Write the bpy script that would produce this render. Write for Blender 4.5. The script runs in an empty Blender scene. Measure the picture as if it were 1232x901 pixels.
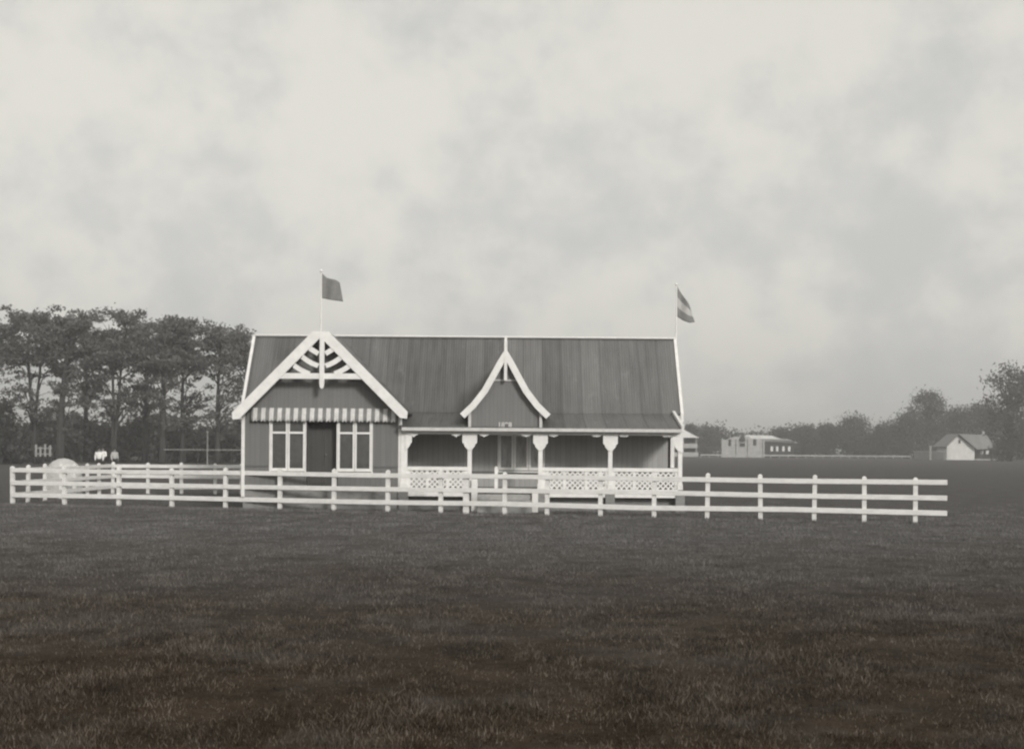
import bpy, bmesh, math, random
import numpy as np
from mathutils import Vector, Matrix
rnd = random.Random(7)
nrg = np.random.default_rng(11)
scene = bpy.context.scene
col = scene.collection

# ------------------------------------------------------------------ survey of the place (photo measurements -> metres)
EYE, F, CX, HY, ROLL = 1.9, 1500.0, 616.0, 538.7, 0.0073
def P(px, py, Y):
    dx, dy = px - CX, py - HY
    return (dx + ROLL*dy)/F*Y, EYE - (dy - ROLL*dx)/F*Y
def PX(px, Y, py=540): return P(px, py, Y)[0]
def PZ(px, py, Y): return P(px, py, Y)[1]
def DEPTH(px, py): return EYE*F/((py - HY) - ROLL*(px - CX))

# ------------------------------------------------------------------ materials
def new_mat(name):
    m = bpy.data.materials.new(name); m.use_nodes = True
    nt = m.node_tree
    return m, nt, nt.nodes, nt.links, nt.nodes['Principled BSDF']
def ramp(N, stops):
    r = N.new('ShaderNodeValToRGB'); e = r.color_ramp.elements
    while len(e) < len(stops): e.new(0.5)
    for i, (p, c) in enumerate(stops):
        e[i].position = p
        e[i].color = (*c, 1) if isinstance(c, tuple) else (c*1.015, c, c*0.97, 1)
    return r
def coords(N, L, scale=(1,1,1), kind='Object'):
    tc = N.new('ShaderNodeTexCoord'); mp = N.new('ShaderNodeMapping')
    mp.inputs['Scale'].default_value = scale
    L.new(tc.outputs[kind], mp.inputs['Vector'])
    return mp.outputs['Vector']
def noise(N, L, vec, scale, detail=4, rough=.6):
    n = N.new('ShaderNodeTexNoise'); n.inputs['Scale'].default_value = scale
    n.inputs['Detail'].default_value = detail; n.inputs['Roughness'].default_value = rough
    if vec is not None: L.new(vec, n.inputs['Vector'])
    return n.outputs['Fac']
def mixc(N, L, a, b, f, mode='MIX'):
    m = N.new('ShaderNodeMix'); m.data_type = 'RGBA'; m.blend_type = mode
    for s, v in ((m.inputs['Factor'], f), (m.inputs['A'], a), (m.inputs['B'], b)):
        if hasattr(v, 'is_linked'): L.new(v, s)
        elif isinstance(v, (int, float)) and s.type != 'RGBA': s.default_value = v
        elif isinstance(v, (int, float)): s.default_value = (v, v, v, 1)
        else: s.default_value = (*v, 1)
    return m.outputs['Result']
def math_n(N, L, op, a, b=0.0):
    m = N.new('ShaderNodeMath'); m.operation = op
    for i, v in enumerate((a, b)):
        if hasattr(v, 'is_linked'): L.new(v, m.inputs[i])
        else: m.inputs[i].default_value = v
    return m.outputs[0]
def bump(N, L, b, h, strength=.3, dist=.02):
    n = N.new('ShaderNodeBump'); n.inputs['Strength'].default_value = strength; n.inputs['Distance'].default_value = dist
    L.new(h, n.inputs['Height']); L.new(n.outputs[0], b.inputs['Normal'])

def mat_plain(name, lo, hi, scale=(3,3,3), rough=.7, ns=2.0, bs=.15):
    m, nt, N, L, b = new_mat(name)
    v = coords(N, L, scale)
    f = noise(N, L, v, ns, 6, .65)
    r = ramp(N, [(.3, lo), (.7, hi)]); L.new(f, r.inputs[0]); L.new(r.outputs[0], b.inputs['Base Color'])
    b.inputs['Roughness'].default_value = rough; b.inputs['Specular IOR Level'].default_value = .25
    bump(N, L, b, noise(N, L, v, ns*9, 3), bs, .01)
    return m
def mat_boards(name, lo, hi, pitch=.14, axis=0, rough=.75):
    """painted boards: a groove every pitch metres, each board a little different, streaky wear"""
    m, nt, N, L, b = new_mat(name)
    tc = N.new('ShaderNodeTexCoord'); sp = N.new('ShaderNodeSeparateXYZ'); L.new(tc.outputs['Object'], sp.inputs[0])
    u = math_n(N, L, 'DIVIDE', sp.outputs[axis], pitch)
    fl = math_n(N, L, 'FLOOR', u)
    wn = N.new('ShaderNodeTexWhiteNoise'); wn.noise_dimensions = '1D'; L.new(fl, wn.inputs['W'])
    sc = (9, 9, .8) if axis != 2 else (.8, .8, 9)
    st = noise(N, L, coords(N, L, sc), 1.0, 5, .7)
    big = noise(N, L, coords(N, L, (.6,.6,.9)), 1.3, 4)
    a = math_n(N, L, 'MULTIPLY', wn.outputs['Value'], .16)
    a = math_n(N, L, 'ADD', a, math_n(N, L, 'MULTIPLY', st, .52))
    a = math_n(N, L, 'ADD', a, math_n(N, L, 'MULTIPLY', big, .4))
    r = ramp(N, [(.25, lo), (.8, hi)]); L.new(a, r.inputs[0])
    fr = math_n(N, L, 'FRACT', u)
    g = math_n(N, L, 'GREATER_THAN', fr, .09)
    c = mixc(N, L, tuple(x*.93 for x in (lo, lo, lo)), r.outputs[0], g)
    L.new(c, b.inputs['Base Color'])
    b.inputs['Roughness'].default_value = rough; b.inputs['Specular IOR Level'].default_value = .2
    bump(N, L, b, g, .35, .006)
    return m
def mat_roof(name, lo, hi, sheet=.62):
    m, nt, N, L, b = new_mat(name)
    tc = N.new('ShaderNodeTexCoord'); sp = N.new('ShaderNodeSeparateXYZ'); L.new(tc.outputs['Object'], sp.inputs[0])
    wob = noise(N, L, coords(N, L, (1.2, .3, .3)), 1.0, 2)
    u = math_n(N, L, 'ADD', math_n(N, L, 'DIVIDE', sp.outputs[0], sheet), math_n(N, L, 'MULTIPLY', wob, .06))
    wn = N.new('ShaderNodeTexWhiteNoise'); wn.noise_dimensions = '1D'; L.new(math_n(N, L, 'FLOOR', u), wn.inputs['W'])
    st = noise(N, L, coords(N, L, (7, .5, .5)), 1.0, 6, .7)
    big = noise(N, L, coords(N, L, (.8, .8, .8)), 1.0, 5)
    a = math_n(N, L, 'ADD', math_n(N, L, 'MULTIPLY', wn.outputs['Value'], .3), math_n(N, L, 'MULTIPLY', st, .75))
    a = math_n(N, L, 'ADD', a, math_n(N, L, 'MULTIPLY', big, .35))
    sp2 = noise(N, L, coords(N, L, (2.2, 1.2, 1.6)), 1.0, 5, .6)
    spot = N.new('ShaderNodeMapRange'); L.new(sp2, spot.inputs['Value']); spot.inputs['From Min'].default_value = .62; spot.inputs['From Max'].default_value = .75
    a = math_n(N, L, 'ADD', a, math_n(N, L, 'MULTIPLY', spot.outputs[0], .3))
    r = ramp(N, [(.42, lo), (.98, hi)]); L.new(a, r.inputs[0])
    fr = math_n(N, L, 'FRACT', u)
    seam = math_n(N, L, 'GREATER_THAN', fr, .045)
    c = mixc(N, L, tuple([lo*1.12]*3), r.outputs[0], seam)
    L.new(c, b.inputs['Base Color'])
    b.inputs['Roughness'].default_value = .55; b.inputs['Specular IOR Level'].default_value = .3
    cor = math_n(N, L, 'SINE', math_n(N, L, 'MULTIPLY', sp.outputs[0], 2*math.pi/.078))
    bump(N, L, b, cor, .25, .012)
    return m
def mat_leaf(name, lo, hi, scale=.25):
    m, nt, N, L, b = new_mat(name)
    g = N.new('ShaderNodeNewGeometry')
    f = math_n(N, L, 'ADD', math_n(N, L, 'MULTIPLY', g.outputs['Random Per Island'], .55), math_n(N, L, 'MULTIPLY', noise(N, L, coords(N, L), scale, 3), .6))
    r = ramp(N, [(.2, lo), (.9, hi)]); L.new(f, r.inputs[0]); L.new(r.outputs[0], b.inputs['Base Color'])
    b.inputs['Roughness'].default_value = .6; b.inputs['Specular IOR Level'].default_value = .2
    tr = N.new('ShaderNodeBsdfTranslucent'); L.new(r.outputs[0], tr.inputs['Color'])
    mx = N.new('ShaderNodeMixShader'); mx.inputs[0].default_value = .25
    L.new(b.outputs[0], mx.inputs[1]); L.new(tr.outputs[0], mx.inputs[2])
    L.new(mx.outputs[0], N['Material Output'].inputs['Surface'])
    return m
def mat_glass(name, tint=.05):
    m, nt, N, L, b = new_mat(name)
    r = ramp(N, [(.3, tint*.8), (.75, tint*1.4)]); L.new(noise(N, L, coords(N, L, (2,2,1)), 1.5, 3), r.inputs[0])
    L.new(r.outputs[0], b.inputs['Base Color'])
    b.inputs['Roughness'].default_value = .06; b.inputs['Specular IOR Level'].default_value = .55
    bump(N, L, b, noise(N, L, coords(N, L, (3,3,2)), 1.2, 2), .25, .03)
    return m

WHITE = mat_plain('weathered_white_paint', .66, .8, (2,2,2), .55, 2.2, .1)
BRIGHTW = mat_plain('brightened_white_paint', .84, .92, (2,2,2), .5, 2.2, .05)  # white raised in colour to offset the dim verandah light on the window frames
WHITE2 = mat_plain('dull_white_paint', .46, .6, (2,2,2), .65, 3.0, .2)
def mat_fence():
    m, nt, N, L, b = new_mat('white_fence_paint')
    f = noise(N, L, coords(N, L, (1.5,1.5,4)), 2.0, 6, .65)
    r = ramp(N, [(.3, .6), (.7, .76)]); L.new(f, r.inputs[0])
    w = noise(N, L, coords(N, L, (6,6,14)), 1.6, 6, .75)
    wr = ramp(N, [(.60, 0.0), (.72, .75)]); L.new(w, wr.inputs[0])
    L.new(mixc(N, L, r.outputs[0], (.42,.40,.37), wr.outputs[0]), b.inputs['Base Color'])
    b.inputs['Roughness'].default_value = .65; b.inputs['Specular IOR Level'].default_value = .2
    bump(N, L, b, w, .4, .008)
    return m
FENCEW = mat_fence()
BOARDS = mat_boards('grey_painted_boards', .135, .185, .15, 0)
BOARDS_SIDE = mat_boards('grey_side_boards', .135, .185, .15, 1)
GABLEB = mat_boards('gable_boards', .15, .2, .12, 0)
DARKB = mat_boards('grey_back_boards', .3, .42, .16, 0)
DADO = mat_boards('dado_boards', .1, .15, .11, 2)
ROOF = mat_roof('zinc_roof', .075, .17)
FLOORM = mat_plain('deck_boards', .18, .26, (1,8,1), .8, 2)
PLINTH = mat_plain('limewashed_plinth', .17, .27, (2,2,4), .9, 2)
STEPM = mat_plain('pale_steps', .26, .4, (2,2,2), .85, 2)
DOORM = mat_boards('dark_door', .06, .09, .2, 0)
GLASS = mat_glass('window_glass', .07)
CURT = mat_plain('curtained_glass', .2, .5, (5,5,1.2), .35, 1.5, .05)
CANVAS = mat_plain('tent_canvas', .38, .54, (3,3,3), .9, 2)
BARK = mat_plain('bark', .03, .06, (4,4,1), .9, 2, .5)
LEAF_L = mat_leaf('leaf_tall_trees', .07, .17)
LEAF_D = mat_leaf('leaf_dense_dark', .026, .075)
LEAF_R = mat_leaf('leaf_far_trees', .045, .105, .12)
SKIN = mat_plain('skin', .2, .26, (3,3,3), .6)
SHIRT = mat_plain('white_cotton', .72, .82, (6,6,6), .9)
SHIRT2 = mat_plain('grey_cotton', .4, .5, (6,6,6), .9)
CLOTH = mat_plain('dark_cloth', .03, .05, (6,6,6), .95)
FARPALE = mat_plain('far_pale_plaster', .28, .42, (.6,.6,.9), .9, 1.5)
FARWHITE = mat_plain('far_white_lime', .55, .72, (.6,.6,.6), .9, 1.5)
FARDARK = mat_plain('far_dark_timber', .03, .05, (1,1,1), .9, 1.5)
FARROOF = mat_roof('far_zinc_roof', .14, .22, 1.2)
FARLIGHT = mat_roof('far_pale_roof', .5, .68, 1.5)
FLAG_D = mat_plain('flag_dark_cloth', .18, .23, (5,5,5), .9)
FLAG_L = mat_plain('flag_pale_cloth', .4, .48, (5,5,5), .9)
ROPE = mat_plain('weathered_iron', .1, .2, (5,5,5), .7)

def mat_valance():
    m, nt, N, L, b = new_mat('striped_canvas')
    tc = N.new('ShaderNodeTexCoord'); sp = N.new('ShaderNodeSeparateXYZ'); L.new(tc.outputs['UV'], sp.inputs[0])
    fr = math_n(N, L, 'FRACT', sp.outputs[0])
    s = math_n(N, L, 'LESS_THAN', math_n(N, L, 'ABSOLUTE', math_n(N, L, 'SUBTRACT', fr, .5)), .26)
    n = noise(N, L, coords(N, L, (4,4,4)), 2.0, 4)
    r1 = ramp(N, [(.3, .16), (.7, .22)]); r2 = ramp(N, [(.3, .55), (.7, .7)])
    L.new(n, r1.inputs[0]); L.new(n, r2.inputs[0])
    L.new(mixc(N, L, r1.outputs[0], r2.outputs[0], s), b.inputs['Base Color']); b.inputs['Roughness'].default_value = .9
    return m
VAL = mat_valance()

# ------------------------------------------------------------------ mesh helpers
class MB:
    def __init__(s): s.v = []; s.f = []; s.mi = []; s.uv = None
    def add(s, vs, fs, mi=0):
        o = len(s.v); s.v += [tuple(v) for v in vs]
        for f in fs: s.f.append([i + o for i in f]); s.mi.append(mi)
    def box(s, x0, x1, y0, y1, z0, z1, mi=0):
        s.add([(x0,y0,z0),(x1,y0,z0),(x1,y1,z0),(x0,y1,z0),(x0,y0,z1),(x1,y0,z1),(x1,y1,z1),(x0,y1,z1)],
              [(0,3,2,1),(4,5,6,7),(0,1,5,4),(1,2,6,5),(2,3,7,6),(3,0,4,7)], mi)
    def cbox(s, cx, cy, w, d, z0, z1): s.box(cx-w/2, cx+w/2, cy-d/2, cy+d/2, z0, z1)
    def prism(s, pts, y0, y1):
        """polygon in XZ extruded along Y"""
        n = len(pts)
        s.add([(x,y0,z) for x,z in pts] + [(x,y1,z) for x,z in pts],
              [tuple(range(n)), tuple(range(2*n-1, n-1, -1))] + [(i, i+n, (i+1)%n+n, (i+1)%n) for i in range(n)])
    def prism_x(s, pts, x0, x1):
        n = len(pts)
        s.add([(x0,y,z) for y,z in pts] + [(x1,y,z) for y,z in pts],
              [tuple(range(n)), tuple(range(2*n-1, n-1, -1))] + [(i, i+n, (i+1)%n+n, (i+1)%n) for i in range(n)])
    def strip(s, a, b, y0, y1):
        """ribbon between two XZ polylines, thick in Y"""
        for i in range(len(a)-1): s.prism([a[i], a[i+1], b[i+1], b[i]], y0, y1)
    def slab(s, p, t):
        """four corners (top surface), thickness t below along the normal"""
        p = [Vector(q) for q in p]
        n = (p[1]-p[0]).cross(p[3]-p[0]).normalized()
        if n.z < 0: n = -n
        q = [v - n*t for v in p]
        s.add(p + q, [(0,1,2,3),(7,6,5,4),(0,4,5,1),(1,5,6,2),(2,6,7,3),(3,7,4,0)])
    def beam(s, p, q, w, h, up=(0,0,1)):
        p, q = Vector(p), Vector(q); d = (q-p).normalized(); up = Vector(up)
        r = d.cross(up)
        if r.length < 1e-4: r = d.cross(Vector((1,0,0)))
        r.normalize(); u = r.cross(d)
        vs = [c + r*(a*w/2) + u*(b*h/2) for c in (p, q) for a, b in ((-1,-1),(1,-1),(1,1),(-1,1))]
        s.add(vs, [(0,1,2,3),(7,6,5,4),(0,4,5,1),(1,5,6,2),(2,6,7,3),(3,7,4,0)])
    def tube(s, pts, rad, n=7):
        pts = [Vector(p) for p in pts]; o = len(s.v)
        for i, p in enumerate(pts):
            d = (pts[min(i+1, len(pts)-1)] - pts[max(i-1, 0)]).normalized()
            a = d.cross(Vector((0,1,0)) if abs(d.y) < .9 else Vector((1,0,0))).normalized(); b = d.cross(a)
            for k in range(n):
                t = 2*math.pi*k/n; s.v.append(tuple(p + (a*math.cos(t) + b*math.sin(t))*rad[i]))
        for i in range(len(pts)-1):
            for k in range(n):
                s.f.append([o+i*n+k, o+i*n+(k+1)%n, o+(i+1)*n+(k+1)%n, o+(i+1)*n+k]); s.mi.append(0)
        s.f.append([o+k for k in range(n)][::-1]); s.mi.append(0)
        s.f.append([o+(len(pts)-1)*n+k for k in range(n)]); s.mi.append(0)
    def lathe(s, prof, cx, cy, n=24, wob=None):
        o = len(s.v)
        for r, z in prof:
            for k in range(n):
                t = 2*math.pi*k/n; rr = r*(1 + (wob(k, z) if wob else 0))
                s.v.append((cx + rr*math.cos(t), cy + rr*math.sin(t), z))
        for i in range(len(prof)-1):
            for k in range(n):
                s.f.append([o+i*n+k, o+i*n+(k+1)%n, o+(i+1)*n+(k+1)%n, o+(i+1)*n+k]); s.mi.append(0)
        s.f.append([o+(len(prof)-1)*n+k for k in range(n)]); s.mi.append(0)
    def build(s, name, mat, parent=None, bevel=0, smooth=False, label=None, origin=None):
        me = bpy.data.meshes.new(name)
        o = origin if origin is not None else (world_loc(parent) if parent else Vector((0,0,0)))
        me.from_pydata([tuple(Vector(v) - Vector(o)) for v in s.v], [], s.f)
        for m in (mat if isinstance(mat, list) else [mat]): me.materials.append(m)
        me.polygons.foreach_set('material_index', s.mi)
        if s.uv:
            lay = me.uv_layers.new(name='UV')
            for lp in me.loops: lay.data[lp.index].uv = s.uv[lp.vertex_index]
        bm = bmesh.new(); bm.from_mesh(me); bmesh.ops.recalc_face_normals(bm, faces=bm.faces)
        if bevel:
            bmesh.ops.bevel(bm, geom=[e for e in bm.edges], offset=bevel, segments=1, affect='EDGES', clamp_overlap=True)
        bm.to_mesh(me); bm.free()
        if smooth: me.polygons.foreach_set('use_smooth', [True]*len(me.polygons))
        ob = bpy.data.objects.new(name, me); col.objects.link(ob)
        if parent: ob.parent = parent
        else: ob.location = o
        if label: ob['label'] = label
        return ob
def world_loc(o):
    v = Vector(o.location)
    while o.parent: o = o.parent; v += Vector(o.location)
    return v
def thing(name, loc, label, cat, group=None):
    o = bpy.data.objects.new(name, None); col.objects.link(o); o.location = loc; o.empty_display_size = .3
    o['label'] = label; o['category'] = cat
    if group: o['group'] = group
    return o
def struct(o, kind='structure'): o['kind'] = kind; return o
def mesh_np(name, verts, faces_flat, nv, mat, parent=None, smooth=False):
    me = bpy.data.meshes.new(name); k = len(faces_flat)//nv
    me.vertices.add(len(verts)); me.vertices.foreach_set('co', np.asarray(verts, dtype=np.float32).ravel())
    me.loops.add(len(faces_flat)); me.loops.foreach_set('vertex_index', np.asarray(faces_flat, dtype=np.int32))
    me.polygons.add(k); me.polygons.foreach_set('loop_start', np.arange(0, k*nv, nv, dtype=np.int32))
    me.polygons.foreach_set('loop_total', np.full(k, nv, dtype=np.int32))
    me.update(calc_edges=True); me.materials.append(mat)
    ob = bpy.data.objects.new(name, me); col.objects.link(ob)
    if parent: ob.parent = parent
    return ob

# ------------------------------------------------------------------ ground, path
def mat_ground():
    m, nt, N, L, b = new_mat('turf')
    v = coords(N, L)
    n1 = noise(N, L, coords(N, L, (.16,.3,1)), 1.0, 6, .65)
    n2 = noise(N, L, coords(N, L, (1.5,1.5,1)), 1.0, 7, .75)
    n3 = noise(N, L, v, 22, 4, .7)
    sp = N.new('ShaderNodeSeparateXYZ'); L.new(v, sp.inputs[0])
    # browner turf near; dark-to-pale run also paints in blade shade and grazing light, uneven border
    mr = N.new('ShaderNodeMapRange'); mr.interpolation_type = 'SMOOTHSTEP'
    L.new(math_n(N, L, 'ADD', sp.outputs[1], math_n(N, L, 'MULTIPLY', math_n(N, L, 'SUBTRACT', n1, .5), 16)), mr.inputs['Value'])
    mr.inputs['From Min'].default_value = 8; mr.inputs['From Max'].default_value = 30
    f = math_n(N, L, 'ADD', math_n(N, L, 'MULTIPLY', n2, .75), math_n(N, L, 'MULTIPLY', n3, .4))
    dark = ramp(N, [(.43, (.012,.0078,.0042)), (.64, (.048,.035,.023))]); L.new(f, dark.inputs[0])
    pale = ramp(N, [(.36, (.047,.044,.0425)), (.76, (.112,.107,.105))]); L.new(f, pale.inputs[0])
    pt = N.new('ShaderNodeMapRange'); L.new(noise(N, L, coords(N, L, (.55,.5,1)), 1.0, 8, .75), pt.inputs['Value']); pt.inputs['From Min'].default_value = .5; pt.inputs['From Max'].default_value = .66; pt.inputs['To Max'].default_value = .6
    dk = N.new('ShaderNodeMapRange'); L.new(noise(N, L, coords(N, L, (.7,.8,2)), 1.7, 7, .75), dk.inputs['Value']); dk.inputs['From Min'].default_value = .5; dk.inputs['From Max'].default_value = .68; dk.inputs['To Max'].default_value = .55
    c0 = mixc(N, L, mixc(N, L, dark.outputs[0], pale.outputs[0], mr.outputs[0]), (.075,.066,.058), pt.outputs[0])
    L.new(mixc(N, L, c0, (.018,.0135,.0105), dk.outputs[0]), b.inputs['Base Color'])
    b.inputs['Roughness'].default_value = .95; b.inputs['Specular IOR Level'].default_value = .05
    bump(N, L, b, f, .6, .05)
    return m
g = MB(); S = 1500
g.add([(-S,-300,0),(S,-300,0),(S,S,0),(-S,S,0)], [(0,1,2,3)])
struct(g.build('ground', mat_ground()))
pth = MB()
for i in range(12):
    x0, x1 = -75 + i*5.2, -75 + (i+1)*5.2
    w0, w1 = (122 + .5*math.sin(i*1.3), 122 + .5*math.sin((i+1)*1.3))
    pth.add([(x0, w0-1.6, .006), (x1, w1-1.6, .006), (x1, w1+1.6, .006), (x0, w0+1.6, .006)], [(0,1,2,3)])
struct(pth.build('path', mat_plain('sandy_path', .2, .3, (1,1,1), .95)))

# grass blades
def blades():
    def zone(n, y0, y1, p, hmin, hmax, w):
        u = nrg.random(n); Y = y0*(y1/y0)**u
        X = (nrg.random(n)*2-1)*(0.43*Y + 3.0)
        cl = np.sin(X*1.9+1.3*np.sin(Y*1.1))*np.sin(Y*1.35+2*np.sin(X*.6)) + .6*np.sin(X*5.1+Y*3.3)*np.sin(Y*4.7-X*2.2)
        keep = nrg.random(n) < np.clip(.6 + .4*cl, .2, 1)*np.clip((y1-Y)/14, 0, 1)
        X, Y, cl = X[keep], Y[keep], cl[keep]
        k = len(X)
        H = (hmin + (hmax-hmin)*nrg.random(k)**1.6)*(.8+.3*np.clip(cl, -1, 1))
        a = nrg.random(k)*2*np.pi; W = w*(.6+.8*nrg.random(k))*(.7+Y/25)
        lx, ly = (nrg.normal(size=k)*.5*H, nrg.normal(size=k)*.5*H)
        v = np.zeros((k,3,3), dtype=np.float32)
        v[:,0] = np.stack([X-np.cos(a)*W, Y-np.sin(a)*W, np.zeros(k)-.004], 1)
        v[:,1] = np.stack([X+np.cos(a)*W, Y+np.sin(a)*W, np.zeros(k)-.004], 1)
        v[:,2] = np.stack([X+lx, Y+ly, H], 1)
        return v
    V = zone(900000, 6.3, 46, 1, .018, .062, .0033)
    return V.reshape(-1,3)
def mat_grass():
    m, nt, N, L, b = new_mat('grass_blades')
    g = N.new('ShaderNodeNewGeometry'); v = coords(N, L)
    sp = N.new('ShaderNodeSeparateXYZ'); L.new(v, sp.inputs[0])
    n1 = noise(N, L, coords(N, L, (.16,.3,1)), 1.0, 6, .65)
    n2 = noise(N, L, coords(N, L, (1.5,1.5,1)), 1.0, 7, .75)
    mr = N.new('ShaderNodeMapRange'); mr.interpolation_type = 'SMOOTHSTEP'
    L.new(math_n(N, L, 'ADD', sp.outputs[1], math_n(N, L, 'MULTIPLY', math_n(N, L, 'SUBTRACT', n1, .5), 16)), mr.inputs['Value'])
    mr.inputs['From Min'].default_value = 8; mr.inputs['From Max'].default_value = 30  # near darkening and far paleness painted into the blade colour, as in the turf
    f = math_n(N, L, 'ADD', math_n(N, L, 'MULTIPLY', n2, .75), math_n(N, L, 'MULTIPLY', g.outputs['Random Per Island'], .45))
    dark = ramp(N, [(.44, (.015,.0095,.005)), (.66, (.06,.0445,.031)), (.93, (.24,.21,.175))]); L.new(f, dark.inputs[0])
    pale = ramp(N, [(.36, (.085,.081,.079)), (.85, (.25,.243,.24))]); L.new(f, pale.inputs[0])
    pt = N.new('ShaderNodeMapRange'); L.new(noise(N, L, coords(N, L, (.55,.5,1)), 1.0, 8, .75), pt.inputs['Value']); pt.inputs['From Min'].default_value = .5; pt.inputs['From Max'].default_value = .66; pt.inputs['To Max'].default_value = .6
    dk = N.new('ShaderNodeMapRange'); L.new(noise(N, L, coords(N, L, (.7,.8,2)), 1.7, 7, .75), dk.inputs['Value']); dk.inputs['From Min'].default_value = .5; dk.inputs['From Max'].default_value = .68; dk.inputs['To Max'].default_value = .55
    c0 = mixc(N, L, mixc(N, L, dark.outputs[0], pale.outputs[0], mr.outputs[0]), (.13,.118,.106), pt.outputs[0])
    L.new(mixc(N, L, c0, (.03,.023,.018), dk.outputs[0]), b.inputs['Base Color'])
    b.inputs['Roughness'].default_value = .8; b.inputs['Specular IOR Level'].default_value = .1
    return m
# ------------------------------------------------------------------ the pavilion
Y0 = 37.2                                     # line of the verandah posts and of the wing's front wall
YE, YK = Y0-.28, 39.05                        # eave line, kink of the roof (= back wall of the verandah)
YR = 40.85                                    # ridge
YB = 2*YR - YK
XL, XR = PX(291, Y0, 550), PX(482, Y0, 550)   # wing walls
PXS = [486, 565, 650, 734, 818]
POST = [PX(p, Y0, 560) for p in PXS]
XW = POST[-1]                                 # right end wall line
Z_EAVE = PZ(650, 514.8, YE)
Z_KINK = PZ(811, 496, YK)
Z_RIDGE = PZ(560, 406.3, YR)
VL, VR = PX(306, YR, 405), PX(812, YR, 408)   # main verges
ZF = PZ(650, 588, Y0)                         # verandah floor
ZRT, ZRB = PZ(690, 562.5, Y0), PZ(690, 598, Y0)
ZTOPPLATE = Z_EAVE - .02
pav = thing('pavilion', ((XL+XW)/2, Y0, 0), 'grey boarded sports pavilion with white fretwork gables and latticed verandah inside the rail fence', 'pavilion')

def roof_y(z):                                # front roof surface: Y at height z
    z = min(z, Z_RIDGE)
    if z >= Z_KINK: return YK + (z-Z_KINK)/(Z_RIDGE-Z_KINK)*(YR-YK)
    return YE + (z-Z_EAVE)/(Z_KINK-Z_EAVE)*(YK-YE)

# plinth and floors
b = MB(); b.box(XL+.03, XR-.03, Y0+.04, YB-.04, 0, ZF-.06); b.box(XR-.03, XW-.05, Y0+.2, YB-.04, 0, ZF-.105)
b.build('plinth', PLINTH, pav)
b = MB(); b.box(XR+.02, XW+.05, Y0-.07, YK-.02, ZF-.10, ZF)
b.build('verandah_floor', FLOORM, pav)
for x in POST:
    b = MB(); b.cbox(x, Y0+.02, .28, .28, 0, ZF-.1); b.build('pier', PLINTH, pav, bevel=.012)

# wing front wall with openings
WIN = [(325.5, 367), (406.5, 447)]
ZWB, ZWT = PZ(346, 567.5, Y0), PZ(346, 502, Y0)
DX0, DX1 = PX(369, Y0, 545), PX(407, Y0, 545)
ZD = ZWT + .02
ZG = PZ(388, 492, Y0)                         # level where the gable boarding starts
def wall_with_openings(mb, x0, x1, z0, z1, y0, y1, ops):
    xs = sorted({x0, x1, *[o[0] for o in ops], *[o[1] for o in ops]})
    for a, c in zip(xs[:-1], xs[1:]):
        o = [o for o in ops if o[0] <= a+1e-6 and o[1] >= c-1e-6]
        if not o: mb.box(a, c, y0, y1, z0, z1)
        else:
            if o[0][2] > z0+.01: mb.box(a, c, y0, y1, z0, o[0][2])
            if o[0][3] < z1-.01: mb.box(a, c, y0, y1, o[0][3], z1)
ops = [(PX(a, Y0, 540), PX(c, Y0, 540), ZWB, ZWT) for a, c in WIN] + [(DX0, DX1, ZF-.06, ZD)]
b = MB(); wall_with_openings(b, XL, XR, ZF-.06, ZG, Y0, Y0+.12, ops)
b.build('front_wall', BOARDS, pav)
# gable boarding above (apex under the wing roof)
AX, AZ = P(385.8, 389.2, Y0-.5)                 # outer apex of the bargeboards
FLX, FLZ = P(279, 496.5, Y0-.5); FRX, FRZ = P(490.5, 495.5, Y0-.5)
slope = (AZ-FLZ)/(AX-FLX); slope_r = (AZ-FRZ)/(FRX-AX)
off = .1
ZC = PZ(388, 398.8, Y0-.5)                   # the gable's peak is cut off flat just above the ridge
ZGB = ZG + .003
b = MB(); b.prism([(XL, ZGB), (XR, ZGB), (XR, AZ-off-slope_r*(XR-AX)), (AX+(AZ-ZC)/slope_r, ZC-off), (AX-(AZ-ZC)/slope, ZC-off), (XL, AZ-off-slope*(AX-XL))], Y0-.02, Y0+.1)
b.build('gable_wall', GABLEB, pav)
# wing side walls, main block walls
b = MB(); b.box(XL, XL+.12, Y0+.123, YB-.1, ZF-.06, AZ-off-slope*(AX-XL)-.05)
b.build('side_wall', BOARDS_SIDE, pav); b = MB()
b.box(XR-.12, XR, Y0+.123, YK+.1, ZF-.06, FRZ+.15)
b.build('side_wall', BOARDS_SIDE, pav); b = MB()
b.prism_x([(YK+.03, ZF-.06), (YB-.03, ZF-.06), (YB-.03, Z_KINK-.1), (YR, Z_RIDGE-.12), (YK+.03, Z_KINK-.1)], XW-.12, XW)
b.build('side_wall', BOARDS_SIDE, pav); b = MB()
b.prism_x([(YK+.03, Z_KINK-.25), (YB-.03, Z_KINK-.25), (YB-.03, Z_KINK-.1), (YR, Z_RIDGE-.12), (YK+.03, Z_KINK-.1)], XL+.004, XL+.115)
b.build('end_gable', BOARDS_SIDE, pav)
b = MB(); b.box(XL+.122, XW-.122, YB-.16, YB-.04, ZF-.06, Z_KINK)
b.build('rear_wall', BOARDS, pav)
# corner boards
for x in (XL-.015, XR-.07):
    b = MB(); b.box(x, x+.1, Y0-.03, Y0+.1, ZF-.3, FLZ+.12)
    b.build('corner_board', WHITE, pav, bevel=.006)
# dado band under the windows
zd = PZ(440, 561, Y0)
segs = [(XL+.09, ops[0][0]-.04), (ops[0][1]+.04, DX0-.05), (DX1+.05, ops[1][0]-.04), (ops[1][1]+.04, XR-.075)]
for a, c in segs:
    b = MB(); b.box(a, c, Y0-.022, Y0-.002, zd-.035, zd+.01); b.build('dado_rail', DADO, pav)

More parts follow.
